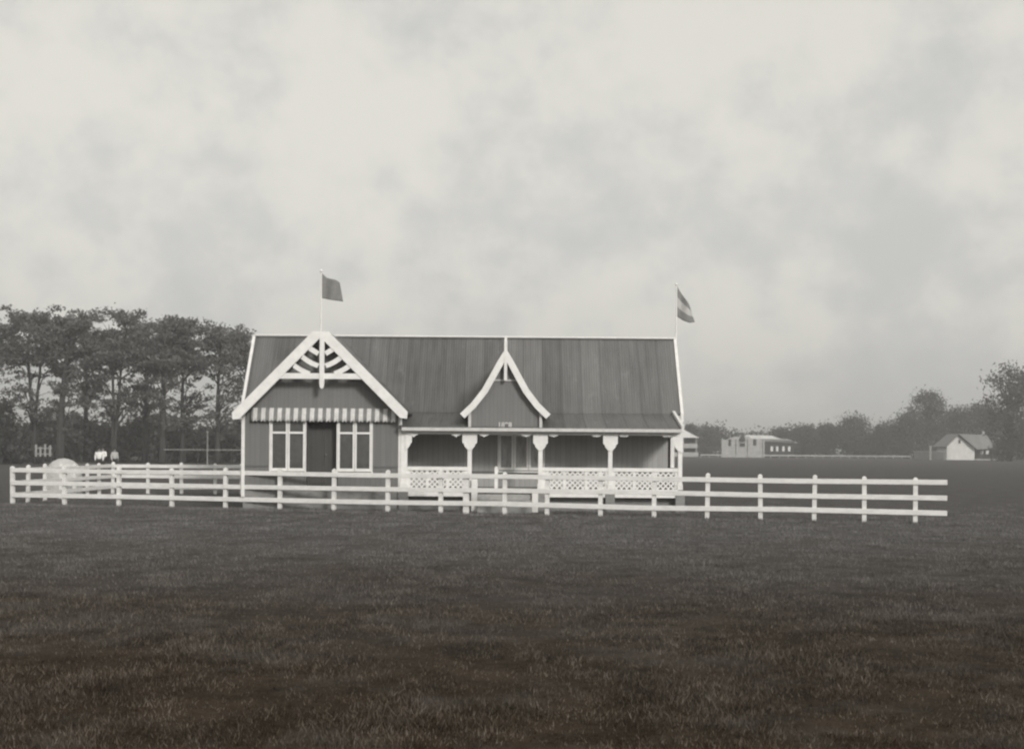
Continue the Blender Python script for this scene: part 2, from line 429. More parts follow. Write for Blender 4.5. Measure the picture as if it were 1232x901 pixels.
# casement windows
def window(parent, x0, x1, z0, z1, yf, n, tr, white=WHITE, pane=GLASS, st=.052):
    fr = MB(); t = .035
    fr.box(x0-t, x0, yf-.05, yf+.05, z0-.03, z1+t); fr.box(x1, x1+t, yf-.05, yf+.05, z0-.03, z1+t)
    fr.box(x0, x1, yf-.05, yf+.05, z1, z1+t)
    w = fr.build('window', white, parent, bevel=.004)
    s = MB(); s.box(x0-.06, x1+.06, yf-.085, yf-.052, z0-.07, z0-.025); s.build('sill', white, w, bevel=.004)
    pw = (x1-x0)/n
    for i in range(n):
        a, c = x0+i*pw+.006, x0+(i+1)*pw-.006
        m = MB(); y0, y1 = yf-.042, yf+.0
        m.box(a, a+st, y0, y1, z0, z1); m.box(c-st, c, y0, y1, z0, z1)
        m.box(a+st, c-st, y0, y1, z0, z0+.09); m.box(a+st, c-st, y0, y1, z1-st, z1)
        if tr: m.box(a+st, c-st, y0, y1, tr-.03, tr+.03)
        m.build('casement', white, w, bevel=.004)
    g_ = MB(); g_.box(x0+.01, x1-.01, yf+.005, yf+.012, z0+.01, z1-.01); g_.build('pane', pane, w)
    return w
ZTR = PZ(346, 520.5, Y0)
for o in ops[:2]: window(pav, o[0], o[1], ZWB+.02, ZWT, Y0+.01, 2, ZTR)
# doorway and the dark double door standing back in it
b = MB(); b.box(DX0, (DX0+DX1)/2-.005, Y0+.32, Y0+.37, ZF-.05, ZD-.3); b.box((DX0+DX1)/2+.005, DX1, Y0+.32, Y0+.37, ZF-.05, ZD-.3)
b.box(DX0, DX1, Y0+.33, Y0+.36, ZD-.297, ZD)
d = b.build('door', DOORM, pav)
b = MB()
for x0, x1 in ((DX0, (DX0+DX1)/2-.005), ((DX0+DX1)/2+.005, DX1)):
    for z0, z1 in ((ZF+.1, ZF+.7), (ZF+.85, ZD-.4)): b.box(x0+.09, x1-.09, Y0+.305, Y0+.319, z0, z1)
b.build('door_panel', DOORM, d)
b = MB(); b.lathe([(.0,ZF+.93),(.025,ZF+.94),(.03,ZF+.965),(.02,ZF+.99)], (DX0+DX1)/2+.06, Y0+.29, 10); b.build('handle', ROPE, d)
b = MB(); b.box(DX0-.06, DX0, Y0-.02, Y0+.31, ZF-.05, ZD+.06); b.box(DX1, DX1+.06, Y0-.02, Y0+.31, ZF-.05, ZD+.06); b.box(DX0, DX1, Y0-.02, Y0+.31, ZD, ZD+.06)
b.build('door_frame', BOARDS, pav)
# striped canvas valance hung below the gable
def valance():
    x0, x1 = PX(300.5, Y0-.3, 500), PX(477.5, Y0-.3, 500)
    zt, zb = PZ(388, 490.5, Y0-.3), PZ(388, 505.5, Y0-.3)
    m = MB(); n = 18; k = 10; N = n*k
    uv = []; rows = 5
    for j in range(rows):
        t = j/(rows-1)
        for i in range(N+1):
            u = i/k; x = x0 + (x1-x0)*i/N
            sc = .05*abs(math.sin(2*math.pi*u)) * (t**3)
            fold = .012*math.sin(2*math.pi*u)*t + .006*math.sin(1.7*u)*t
            y = Y0 - .05 - .11*t**.8 + fold
            m.v.append((x, y, zt + (zb-zt)*t - sc)); uv.append((u, t))
    for j in range(rows-1):
        for i in range(N): m.f.append([j*(N+1)+i, j*(N+1)+i+1, (j+1)*(N+1)+i+1, (j+1)*(N+1)+i]); m.mi.append(0)
    m.uv = uv
    ob = m.build('valance', VAL, pav, smooth=True)
    md = ob.modifiers.new('thick', 'SOLIDIFY'); md.thickness = .006
    r = MB(); r.box(x0-.02, x1+.02, Y0-.052, Y0-.02, zt-.005, zt+.035); r.build('valance_rail', GABLEB, pav)
valance()

# wing roof + bargeboards + fretwork
YF = Y0-.5
b = MB()
for fx, fz in ((FLX, FLZ), (FRX, FRZ)):
    tx_ = AX + (fx-AX)*(AZ-ZC)/(AZ-fz)
    b.slab([(tx_, YF+.03, ZC-.02), (fx, YF+.03, fz-.02), (fx, max(roof_y(fz)-.02, Y0+.3), fz-.02), (tx_, roof_y(ZC)-.03, ZC-.02)], .07)
b.box(AX-(AZ-ZC)/slope, AX+(AZ-ZC)/slope_r, YF+.03, roof_y(ZC)-.05, ZC-.07, ZC-.017)
wr = b.build('wing_roof', ROOF, pav)
BW = .29
for sgn, fx, fz in ((-1, FLX, FLZ), (1, FRX, FRZ)):
    d = Vector((fx-AX, fz-AZ)).normalized(); n = Vector((-sgn*-d.y, sgn*-d.x))
    n = Vector((d.y, -d.x)) if sgn < 0 else Vector((-d.y, d.x))
    if n.y > 0: n = -n
    f0 = Vector((fx, fz)); dn = -n.y
    inner_apex = (AX, AZ - BW/abs(n.y))
    e = f0 + n*BW*.98
    pts = [(AX, ZC), (AX + (fx-AX)*(AZ-ZC)/(AZ-fz), ZC), (fx, fz), (fx + sgn*-.02, fz-.2), tuple(e + d*-.02), inner_apex]
    m = MB(); m.prism(pts if sgn < 0 else pts[::-1], YF-.02, YF+.028)
    m.build('bargeboard', WHITE, pav, bevel=.006)
def arc_bar(p, q, sag, w, n=6):
    """curved bar in XZ between p and q"""
    p, q = Vector(p), Vector(q); d = (q-p); nn = Vector((-d.y, d.x)).normalized()
    a, c = [], []
    for i in range(n+1):
        t = i/n; o = p + d*t + nn*sag*4*t*(1-t)
        a.append(tuple(o + nn*w/2)); c.append(tuple(o - nn*w/2))
    return a, c
Q = lambda x, y: P(x, y, YF)
cb0, cb1 = Q(337, 452), Q(434.5, 453)
m = MB(); m.box(cb0[0], cb1[0], YF+.0, YF+.045, PZ(388, 455.8, YF), PZ(388, 449, YF)); m.build('collar_beam', WHITE, pav)
kx = Q(387.3, 440)[0]
m = MB(); m.box(kx-.07, kx+.07, YF-.027, YF+.05, PZ(387, 460, YF), PZ(387, 402, YF))
m.prism([(kx-.075, PZ(387,460,YF)), (kx+.075, PZ(387,460,YF)), (kx+.055, PZ(387,466,YF)), (kx, PZ(387,468,YF)), (kx-.055, PZ(387,466,YF))], YF-.027, YF+.05)
m.build('king_post', WHITE, pav, bevel=.005)
for (bx, by), (ex, ey), sg in [((383, 425.5), (372.5, 419), .0), ((383, 440), (363.5, 429), .03), ((372, 449.5), (353.5, 439.5), .02)]:
    for s in (1, -1):
        x0, x1 = 387.3-(387.3-bx)*s, 387.3-(387.3-ex)*s
        m = MB(); a, c = arc_bar(Q(x0, by), Q(x1, ey), sg*(1 if s > 0 else -1), .145)
        m.strip(a, c, YF+.003, YF+.041); m.build('brace', WHITE, pav)

# main roof, verandah roof
T = .07
b = MB()
b.slab([(VL, YR, Z_RIDGE), (VR, YR, Z_RIDGE), (VR, YK-.05, Z_KINK-.06), (VL, YK-.05, Z_KINK-.06)], T)
b.slab([(VL, YR+.004, Z_RIDGE), (VR, YR+.004, Z_RIDGE), (VR, YB+.3, Z_KINK-.36), (VL, YB+.3, Z_KINK-.36)], T)
mr_ = b.build('main_roof', ROOF, pav)
b = MB(); b.beam((VL-.02, YR, Z_RIDGE+.035), (VR+.02, YR, Z_RIDGE+.025), .13, .05); b.build('ridge_cap', WHITE, mr_, bevel=.01)
for x in (VL, VR):
    m = MB(); dz = .2
    for ya, za in ((YK-.1, Z_KINK-.11), (YB+.34, Z_KINK-.4)):
        m.prism_x([(YR, Z_RIDGE+.06), (ya, za+.06), (ya, za-dz), (YR, Z_RIDGE-dz-.08)], x-.045, x+.045)
    m.build('bargeboard', WHITE, mr_)
XV0 = XR-.05; XV1 = PX(821.5, YE, 514)
b = MB(); b.slab([(XV0, YK+.02, Z_KINK-.05), (XV1, YK+.02, Z_KINK-.05), (XV1, YE, Z_EAVE), (XV0, YE, Z_EAVE)], .05)
vr = b.build('verandah_roof', ROOF, pav)
b = MB(); b.beam((XV1, YK, Z_KINK-.03), (XV1, YE-.03, Z_EAVE+.01), .08, .15); b.build('bargeboard', WHITE, vr)
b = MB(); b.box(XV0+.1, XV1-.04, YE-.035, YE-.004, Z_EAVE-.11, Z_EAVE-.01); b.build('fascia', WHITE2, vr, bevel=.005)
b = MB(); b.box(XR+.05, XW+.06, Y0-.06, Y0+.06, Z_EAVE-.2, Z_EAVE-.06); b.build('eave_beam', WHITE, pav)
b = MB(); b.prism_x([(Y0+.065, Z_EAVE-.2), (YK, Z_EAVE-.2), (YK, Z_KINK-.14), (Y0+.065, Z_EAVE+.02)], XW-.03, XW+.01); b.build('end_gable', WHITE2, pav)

# verandah posts with stepped brackets, frieze drops
ZBE = Z_EAVE-.2
for i, x in enumerate(POST):
    w = .2 if i == 0 else .125
    m = MB(); m.box(x-w/2, x+w/2, Y0-.06, Y0+.06, ZF, ZBE)
    m.box(x-w/2-.02, x+w/2+.02, Y0-.075, Y0+.075, ZF, ZF+.16)
    p = m.build('post', WHITE, pav, bevel=.004)
    hw = PX(658.8, Y0, 530) - PX(650, Y0, 530)
    h1, h2, h3 = PZ(650, 534.5, Y0), PZ(650, 537, Y0), PZ(650, 542, Y0)
    prof = [(0, h3), (.05, h3), (hw*.66, h2-.02), (hw*.8, h1), (hw, h1+.03), (hw, ZBE+.03), (0, ZBE+.03)]
    L_ = i > 0; R_ = i < 4
    if i == 0: prof = [(z[0]*.9+.04, z[1]) for z in prof]
    m = MB()
    if R_: m.prism([(x + a, z) for a, z in prof], Y0-.085, Y0-.063)
    if L_: m.prism([(x - a, z) for a, z in prof][::-1], Y0-.085, Y0-.063)
    if i == 4: m.box(x, x+.075, Y0-.085, Y0-.063, h3-.03, ZBE+.03)
    m.build('bracket', WHITE, p)
yb = Y0-.02
for px in (498, 549, 582.5, 633, 666, 717.5, 750.5, 802):
    x = PX(px, Y0, 520); zz = PZ(px, 526, Y0); hw = .14
    m = MB(); m.prism([(x-hw, ZBE+.01), (x-hw, ZBE-.02), (x-.05, ZBE-.05), (x-.035, zz+.03), (x, zz), (x+.035, zz+.03), (x+.05, ZBE-.05), (x+hw, ZBE-.02), (x+hw, ZBE+.01)], Y0-.11, Y0-.066)
    m.build('frieze_drop', WHITE, pav)

# lattice balustrades
def lattice_panel(x0, x1, y0, y1, name='balustrade', along='x'):
    """balustrade along X (or Y): top rail, skirt board, lattice, stiles"""
    def bx(m, a, c, d0, d1, z0, z1):
        if along == 'x': m.box(a, c, y0+d0, y0+d1, z0, z1)
        else: m.box(x0+d0, x0+d1, a, c, z0, z1)
    A, C = (x0, x1) if along == 'x' else (y0, y1)
    zl0, zl1 = PZ(690, 588, Y0), PZ(690, 567, Y0)
    m = MB(); bx(m, A, C, -.05, .05, zl1, ZRT); ob = m.build(name, WHITE, pav, bevel=.006)
    m = MB(); bx(m, A, C, -.085, -.072, ZRB, zl0); m.build('skirt_board', WHITE, ob)
    m = MB(); step = .155; w = .046
    n = max(2, round((C-A)/.62))
    for k in range(n+1):
        c = A + (C-A)*k/n; c = min(max(c, A+.04), C-.04); bx(m, c-.04, c+.04, -.03, .025, zl0, zl1)
    H = zl1-zl0; k = A-H
    while k < C:
        for s, dd in ((1, -.012), (-1, .008)):
            # line from (k, zl0) to (k+H, zl1), mirrored for s = -1; clipped to the panel
            a0, a1 = max(k, A), min(k+H, C)
            if a1-a0 > .02:
                za, zb = zl0+(a0-k), zl0+(a1-k)
                if s < 0: za, zb = zl1-(a0-k), zl1-(a1-k)
                if along == 'x': m.beam((a0, y0+dd, za), (a1, y0+dd, zb), .012, w, (0,0,1))
                else: m.beam((x0+dd, a0, za), (x0+dd, a1, zb), .012, w, (0,0,1))
        k += step
    m.build('lattice', WHITE, ob)
    return ob
for i in (0, 2, 3): lattice_panel(POST[i]+(.1 if i == 0 else .063), POST[i+1]-.063, Y0, 0)
lattice_panel(XW, 0, Y0+.07, YK-.1, along='y')
# rear corner post of the verandah
m = MB(); m.box(XW-.06, XW+.055, YK-.12, YK-.003, ZF, Z_EAVE-.21); m.build('post', WHITE, pav)

# back wall of the verandah with its three-leaf window
wx0, wx1 = PX(600, YK, 545), PX(654, YK, 545)
wz0, wz1 = PZ(625, 566.5, YK), PZ(625, 522, YK)
b = MB(); wall_with_openings(b, XR+.003, XW-.125, ZF, Z_KINK-.1, YK, YK+.1, [(wx0, wx1, wz0, wz1)])
b.build('verandah_wall', DARKB, pav)
window(pav, wx0, wx1, wz0+.02, wz1, YK-.06, 3, None, BRIGHTW, CURT, .065)
b = MB(); b.box(XR+.01, XW-.13, YK-.025, YK-.002, PZ(600, 569, YK), PZ(600, 567.5, YK)+.015); b.build('dado_rail', BOARDS, pav)
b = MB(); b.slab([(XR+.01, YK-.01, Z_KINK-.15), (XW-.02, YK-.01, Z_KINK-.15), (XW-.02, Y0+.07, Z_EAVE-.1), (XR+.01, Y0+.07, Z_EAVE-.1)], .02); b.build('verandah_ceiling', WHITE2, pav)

# small gable over the entrance bay
YD = Y0-.32
dl = [(608.5, 419), (603, 427.5), (598.6, 434.7), (590.7, 449), (580, 468), (566.6, 485), (553.5, 497.5)]
cxd = 608.5
outl = [P(x, y, YD) for x, y in dl]
axd = outl[0][0]
outr = [(2*axd - x + .0, z) for x, z in outl]
def inner(pl, w, sgn):
    res = []
    for i, p in enumerate(pl):
        a = Vector(pl[max(i-1, 0)]); c = Vector(pl[min(i+1, len(pl)-1)]); d = (c-a).normalized()
        n = Vector((-d.y, d.x)) if sgn > 0 else Vector((d.y, -d.x))
        if n.y > 0: n = -n
        res.append(tuple(Vector(p) + n*w))
    return res
inl = inner(outl, .19, 1); inr = inner(outr, .19, -1)
inl = [(min(x, axd), z) for x, z in inl]; inr = [(max(x, axd), z) for x, z in inr]
inl[0] = (axd, outl[0][1]-.42); inr[0] = inl[0]
gd = MB()
for o in (outl, outr):
    for i in range(len(o)-1):
        (xa, za), (xb, zb) = o[i], o[i+1]
        za -= .015; zb -= .015
        gd.slab([(xa, YD+.03, za), (xb, YD+.03, zb), (xb, max(roof_y(zb)-.01, YD+.2), zb), (xa, max(roof_y(za)-.01, YD+.2), za)], .045)
gd.build('porch_gable_roof', ROOF, pav)
for o, i_ in ((outl, inl), (outr, inr)):
    m = MB(); m.strip(o, i_, YD-.02, YD+.028); m.build('bargeboard', WHITE, pav)
m = MB(); m.box(axd-.045, axd+.045, YD-.035, YD+.035, PZ(cxd, 457.5, YD), PZ(cxd, 409, YD))
m.prism([(axd-.03, PZ(cxd,409,YD)), (axd+.03, PZ(cxd,409,YD)), (axd+.045, PZ(cxd,407.5,YD)), (axd, PZ(cxd,404.5,YD)), (axd-.045, PZ(cxd,407.5,YD))], YD-.03, YD+.03)
m.build('finial', WHITE, pav)
# boarded triangle
yt0, yt1 = YD+.2, YD+.27
m = MB(); zb_ = Z_EAVE-.02
tri = [(x, z-.03) for x, z in outl[::-1]] + [(x, z-.03) for x, z in outr[1:]]
x0t, x1t = POST[1]-.06, POST[2]+.06
tri2 = [(x, z) for x, z in tri if x0t < x < x1t]
lo_l = tri[0][1] + .07; lo_r = lo_l
m.prism([(x0t, zb_)] + [(x0t, lo_l)] + tri2 + [(x1t, lo_r), (x1t, zb_)], yt0, yt1)
m.build('porch_gable_wall', GABLEB, pav)
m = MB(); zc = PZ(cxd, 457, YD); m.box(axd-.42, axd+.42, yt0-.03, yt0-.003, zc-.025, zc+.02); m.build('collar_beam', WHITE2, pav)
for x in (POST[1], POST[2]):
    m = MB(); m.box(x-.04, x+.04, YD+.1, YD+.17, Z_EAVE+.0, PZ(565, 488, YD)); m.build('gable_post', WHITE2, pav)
# the date on the gable
cu = bpy.data.curves.new('date', 'FONT'); cu.body = '1898'; cu.size = .2; cu.extrude = .008; cu.align_x = 'CENTER'; cu.space_character = 1.05; cu.offset = .006
to = bpy.data.objects.new('date', cu); col.objects.link(to)
bpy.context.view_layer.update()
tm = bpy.data.meshes.new_from_object(to.evaluated_get(bpy.context.evaluated_depsgraph_get()))
bpy.data.objects.remove(to)
tm.transform(Matrix.Translation(Vector((PX(607.3, YD+.2, 510), yt0-.012, PZ(607, 513.6, YD+.2))) - pav.location) @ Matrix.Rotation(math.pi/2, 4, 'X'))
tm.materials.clear(); tm.materials.append(WHITE2)
dt = bpy.data.objects.new('date_numerals', tm); col.objects.link(dt); dt.parent = pav

# entrance: pedestals, steps, newel
for x, px in ((POST[1]+.07, 572), (POST[2]-.25, 0)):
    m = MB(); m.box(x, x+.18, Y0-.5, Y0-.08, 0, ZF+.28 if px else ZF-.02); m.build('pedestal', WHITE, pav, bevel=.012)
m = MB()
for i in range(3): m.box(POST[1]+.26, POST[2]-.26, Y0-.085-.3*(i+1), Y0-.085-.3*i - (.0 if i == 0 else .0), 0, ZF-.16*(i+1))
m.build('entrance_step', STEPM, pav, bevel=.008)
xn = PX(597, Y0, 570)
m = MB(); m.cbox(xn, Y0-.02, .1, .1, ZF, PZ(597, 563, Y0)); m.prism([(xn-.06, PZ(597,563,Y0)), (xn+.06, PZ(597,563,Y0)), (xn, PZ(597,560.5,Y0))], Y0-.08, Y0+.04)
m.build('newel', WHITE, pav)

# ------------------------------------------------------------------ flags
def flag_thing(px, ytop, ybase, Y, flagpts, label, tri):
    x, zt = P(px, ytop, Y); zb = PZ(px, ybase, Y)
    t = thing('flagpole', (x, Y, zb), label, 'flagpole')
    m = MB(); m.tube([(x, Y, zb), (x, Y, zt-.3), (x, Y, zt)], [.026, .021, .015], 10); m.lathe([(.0, zt-.02), (.045, zt), (.05, zt+.03), (.03, zt+.06), (.005, zt+.07)], x, Y, 10)
    m.build('pole', WHITE, t)
    # flag: rows from top edge to bottom edge, columns from hoist to fly
    top, bot = flagpts
    nu, nv_ = 18, 15
    m = MB()
    def poly(pl, u):
        s = u*(len(pl)-1); i = min(int(s), len(pl)-2); f = s-i
        return pl[i][0]*(1-f)+pl[i+1][0]*f, pl[i][1]*(1-f)+pl[i+1][1]*f
    for j in range(nv_+1):
        for i in range(nu+1):
            u, v = i/nu, j/nv_
            a, c = poly(top, u), poly(bot, u)
            X, Z = P(a[0]*(1-v)+c[0]*v, a[1]*(1-v)+c[1]*v, Y)
            m.v.append((X, Y + .09*math.sin(u*7+v*1.5)*u**.6, Z + .012*math.sin(u*9)*u))
    for j in range(nv_):
        for i in range(nu):
            m.f.append([j*(nu+1)+i, j*(nu+1)+i+1, (j+1)*(nu+1)+i+1, (j+1)*(nu+1)+i]); m.mi.append(1 if tri and nv_/3 <= j < 2*nv_/3 else 0)
    fo = m.build('flag', [FLAG_D, FLAG_L], t, smooth=True)
    md = fo.modifiers.new('thick', 'SOLIDIFY'); md.thickness = .008
    return t
flag_thing(386.6, 327, 401, Y0-.3, ([(387.5, 329), (393, 334), (403, 336.5), (408.5, 340)], [(387.5, 358.5), (395, 360.5), (403, 361.5), (412.5, 363)]),
           'white pole with plain dark flag above the large fretwork gable', False)
flag_thing(813.7, 343, 412, YR, ([(815, 345), (820, 353), (826, 362), (830.5, 369)], [(815, 381), (822, 386), (830, 388.5), (836.5, 387.5)]),
           'white pole with three-banded flag at the right end of the roof ridge', True)

# ------------------------------------------------------------------ white rail fences
tufts = []
RZ = [(1.09, .13), (.695, .13), (.30, .135)]
def fence_run(pts, a, c, label, rails_to=None, ph=1.23, wide=()):
    a, c = Vector((*a, 0)), Vector((*c, 0)); d = (c-a).normalized(); n = Vector((d.y, -d.x, 0))
    if n.y > 0: n = -n                          # towards the camera
    t = thing('rail_fence', tuple((a+c)/2), label, 'fence', 'white rail fences round the pavilion')
    ra, rc = rails_to or (a, c)
    L = (Vector(rc)-Vector(ra)).length; k = max(1, round(L/4.2))
    for z, h in RZ:
        m = MB(); pr = None
        for i in range(k):
            p, q = Vector(ra).lerp(Vector(rc), i/k), Vector(ra).lerp(Vector(rc), (i+1)/k)
            j0 = pr if pr is not None else rnd.uniform(-.012, .012); j1 = rnd.uniform(-.022, .018); pr = j1
            m.beam(Vector((p.x, p.y, z+j0)) , Vector((q.x, q.y, z+j1)), .045, h)
        m.build('rail', FENCEW, t, bevel=.006)
    for i, p in enumerate(pts):
        p = Vector((*p, 0)); w = .16 if i in wide else .112
        hh = ph + rnd.uniform(-.03, .03); ln = rnd.uniform(-.02, .02); tufts.append((p.x, p.y, .35)); ln2 = rnd.uniform(-.008, .008)
        q = p - n*.075
        m = MB(); m.beam(q + Vector((0,0,-.05)), q + Vector((ln, ln2, hh-.03)), w, .1, n)
        tip = q + Vector((ln, ln2, hh-.03))
        u = d*w/2; vv = n*.05
        m.add([tip-u-vv, tip+u-vv, tip+u+vv, tip-u+vv, tip-u*.3+Vector((0,0,.035)), tip+u*.3+Vector((0,0,.035))], [(0,1,5,4),(1,2,5),(2,3,4,5),(3,0,4)])
        m.build('post', FENCEW, t)
    return t
def on_line(px, py, a, c):
    k = (px-CX)/F; a, c = Vector(a), Vector(c); d = c-a
    t = (k*a.y - a.x)/(d.x - k*d.y)
    return tuple(a + d*t)
DA = DEPTH(14, 607); A2 = (PX(14, DA, 600), DA)
DC = DEPTH(1102, 630); C2 = (PX(1102, DC, 600), DC)
front_px = [14, 76.5, 142, 206, 270.5, 336, 401, 466, 530, 560.5, 607, 658, 722.5, 787, 851, 915.5, 980, 1040.5, 1102]
fp = [on_line(x, 600, A2, C2) for x in front_px]
E2 = on_line(1140, 600, A2, C2)
fence_run(fp, A2, E2, 'long white three-rail fence across the front, its rails running past the last post', None, 1.23, (9,))
DBk = DEPTH(200, 595)
B2 = (PX(135, DBk, 580), DBk)
side = [tuple(Vector(A2).lerp(Vector(B2), t)) for t in (.155, .31, .46, .60, .735, .87)]
fence_run(side, (A2[0], A2[1]+.12), (B2[0], B2[1]-.12), 'short white rail fence running back from the left corner post')
DB2 = DBk+.5
bk = [(PX(x, DBk, 580), DBk) for x in (135, 177.5, 218, 258.5, 290)] + [(PX(330, DBk, 580), DBk)]
fence_run(bk, B2, (bk[-1][0]+.4, DBk), 'white rail fence at the back left, ending behind the grey wing')

# ------------------------------------------------------------------ small domed tent behind the rails
YT = 46.5
tx, tz = P(76.5, 551.3, YT); tr_ = (PX(98.5, YT) - PX(55, YT))/2
t = thing('domed_tent', (tx, YT, 0), 'small off-white domed canvas tent with dark open flap behind the left rails', 'tent')
m = MB()
prof = [(tr_*1.02, 0), (tr_*1.0, tz*.45), (tr_*.97, tz*.62), (tr_*.86, tz*.78), (tr_*.6, tz*.91), (tr_*.28, tz*.985), (.02, tz)]
m.lathe(prof, tx, YT, 32, lambda k, z: .012*math.cos(k*math.pi/2) )
m.build('canvas', CANVAS, t, smooth=True)
m = MB(); m.add([(tx+.03, YT-tr_*1.035, .02), (tx+.32, YT-tr_*.975, .02), (tx+.2, YT-tr_*1.0, tz*.55), (tx+.03, YT-tr_*1.005, .02+0), ], [(0,1,2)])
m.v = m.v[:3]; o_ = m.build('flap_opening', FARDARK, t); o_.modifiers.new('s', 'SOLIDIFY').thickness = .02
for a in (-.75, .05, .42):
    m = MB(); x = tx+a*tr_; y = YT - math.sqrt(max(0, 1-a*a))*tr_*1.0
    m.tube([(x, y-.03, .02), (x*.999, y-.01, tz*.5)], [.02, .016], 6); m.build('tent_pole', WHITE2, t)

# ------------------------------------------------------------------ people beyond the back fence
def skinned(verts, edges, radii, name, mat, parent, root=0, sub=2):
    me = bpy.data.meshes.new(name); me.from_pydata(verts, edges, [])
    ob = bpy.data.objects.new(name, me); col.objects.link(ob)
    sk = ob.modifiers.new('skin', 'SKIN'); sk.use_smooth_shade = True
    if not me.skin_vertices: bpy.context.view_layer.update()
    for i, r in enumerate(radii):
        r = r if isinstance(r, tuple) else (r, r)
        me.skin_vertices[0].data[i].radius = r; me.skin_vertices[0].data[i].use_root = (i == root)
    s = ob.modifiers.new('sub', 'SUBSURF'); s.levels = sub; s.render_levels = sub
    bpy.context.view_layer.update()
    nm = bpy.data.meshes.new_from_object(ob.evaluated_get(bpy.context.evaluated_depsgraph_get()))
    bpy.data.objects.remove(ob); bpy.data.meshes.remove(me)
    nm.name = name; nm.materials.clear(); nm.materials.append(mat)
    o2 = bpy.data.objects.new(name, nm); col.objects.link(o2); o2.parent = parent
    return o2
def person(x, y, H, rz, label, shirt, arm, hat=True):
    t = thing('person', (x, y, 0), label, 'person', 'people beyond the back fence')
    t.rotation_euler.z = rz
    k = H/1.75
    J = {'pel': (0,0,.95), 'wai': (0,0,1.08), 'che': (0,-.01,1.28), 'sho': (0,0,1.42), 'nec': (0,-.01,1.50), 'hea': (0,-.02,1.60), 'top': (0,-.01,1.70), 'nos': (0,-.115,1.60),
         'hl': (-.10,0,.90), 'kl': (-.12,-.02,.5), 'al': (-.13,.02,.09), 'fl': (-.15,-.15,.035), 'hr': (.10,0,.90), 'kr': (.12,-.03,.5), 'ar': (.14,.0,.09), 'fr': (.17,-.16,.035),
         'sl': (-.19,0,1.40), 'el': (-.25,.03,1.13), 'wl': (-.24,-.06,.88), 'ml': (-.23,-.10,.79),
         'sr': (.19,0,1.40), 'er': (.25,.03,1.13), 'wr': (.24,-.06,.88), 'mr': (.23,-.10,.79)}
    if arm: J['er'] = (.29,-.02,1.15); J['wr'] = (.12,-.2,1.12); J['mr'] = (.04,-.23,1.12)
    R = {'pel': (.15,.11), 'wai': (.135,.10), 'che': (.16,.115), 'sho': (.12,.09), 'nec': .055, 'hea': (.08,.098), 'top': (.06,.075), 'nos': .014,
         'hl': .09, 'kl': .058, 'al': .04, 'fl': (.04,.03), 'hr': .09, 'kr': .058, 'ar': .04, 'fr': (.04,.03),
         'sl': .06, 'el': .043, 'wl': .03, 'ml': (.04,.025), 'sr': .06, 'er': .043, 'wr': .03, 'mr': (.04,.025)}
    E = [('pel','wai'),('wai','che'),('che','sho'),('sho','nec'),('nec','hea'),('hea','top'),('hea','nos'),('pel','hl'),('hl','kl'),('kl','al'),('al','fl'),('pel','hr'),('hr','kr'),('kr','ar'),('ar','fr'),
         ('sho','sl'),('sl','el'),('el','wl'),('wl','ml'),('sho','sr'),('sr','er'),('er','wr'),('wr','mr')]
    def grow(keys, edges, name, mat, f, add):
        idx = {q: i for i, q in enumerate(keys)}
        vs = [tuple(c*k for c in J[q]) for q in keys]
        rr = []
        for q in keys:
            r = R[q]; r = r if isinstance(r, tuple) else (r, r)
            rr.append(tuple((c*f+add)*k for c in r))
        return skinned(vs, [(idx[a], idx[c]) for a, c in edges if a in idx and c in idx], rr, name, mat, t, 0)
    grow(list(J), E, 'body', SKIN, 1, 0)
    grow(['che','pel','wai','sho','sl','el','wl','sr','er','wr'], E, 'shirt', shirt, 1.08, .014)
    grow(['pel','hl','kl','al','hr','kr','ar'], E, 'trousers', CLOTH, 1.1, .016)
    m = MB()
    m.lathe([(.09,1.635), (.098,1.66), (.092,1.72), (.06,1.745), (.0,1.75)], 0, -.012, 14); m.v = [tuple(Vector(v)*k) for v in m.v]
    m.build('hair', CLOTH, t, smooth=True, origin=(0,0,0))
    if hat:
        m = MB(); m.lathe([(.0,1.69), (.19,1.685), (.195,1.70), (.108,1.715), (.105,1.79), (.085,1.815), (.0,1.82)], 0, -.012, 18); m.v = [tuple(Vector(v)*k) for v in m.v]
        m.build('hat', CLOTH, t, smooth=True, origin=(0,0,0))
YP = 82
person(PX(119.5, YP), YP, 1.74, .2, 'left person in white shirt and dark hat beyond the back fence', SHIRT, False)
person(PX(127.5, YP+1), YP+.4, 1.78, -.4, 'middle person in white shirt and dark hat, forearm across the waist', SHIRT, True)
person(PX(138, YP+2), YP+2, 1.72, .9, 'person in duller grey shirt standing apart to the right of two white shirts', SHIRT2, False)

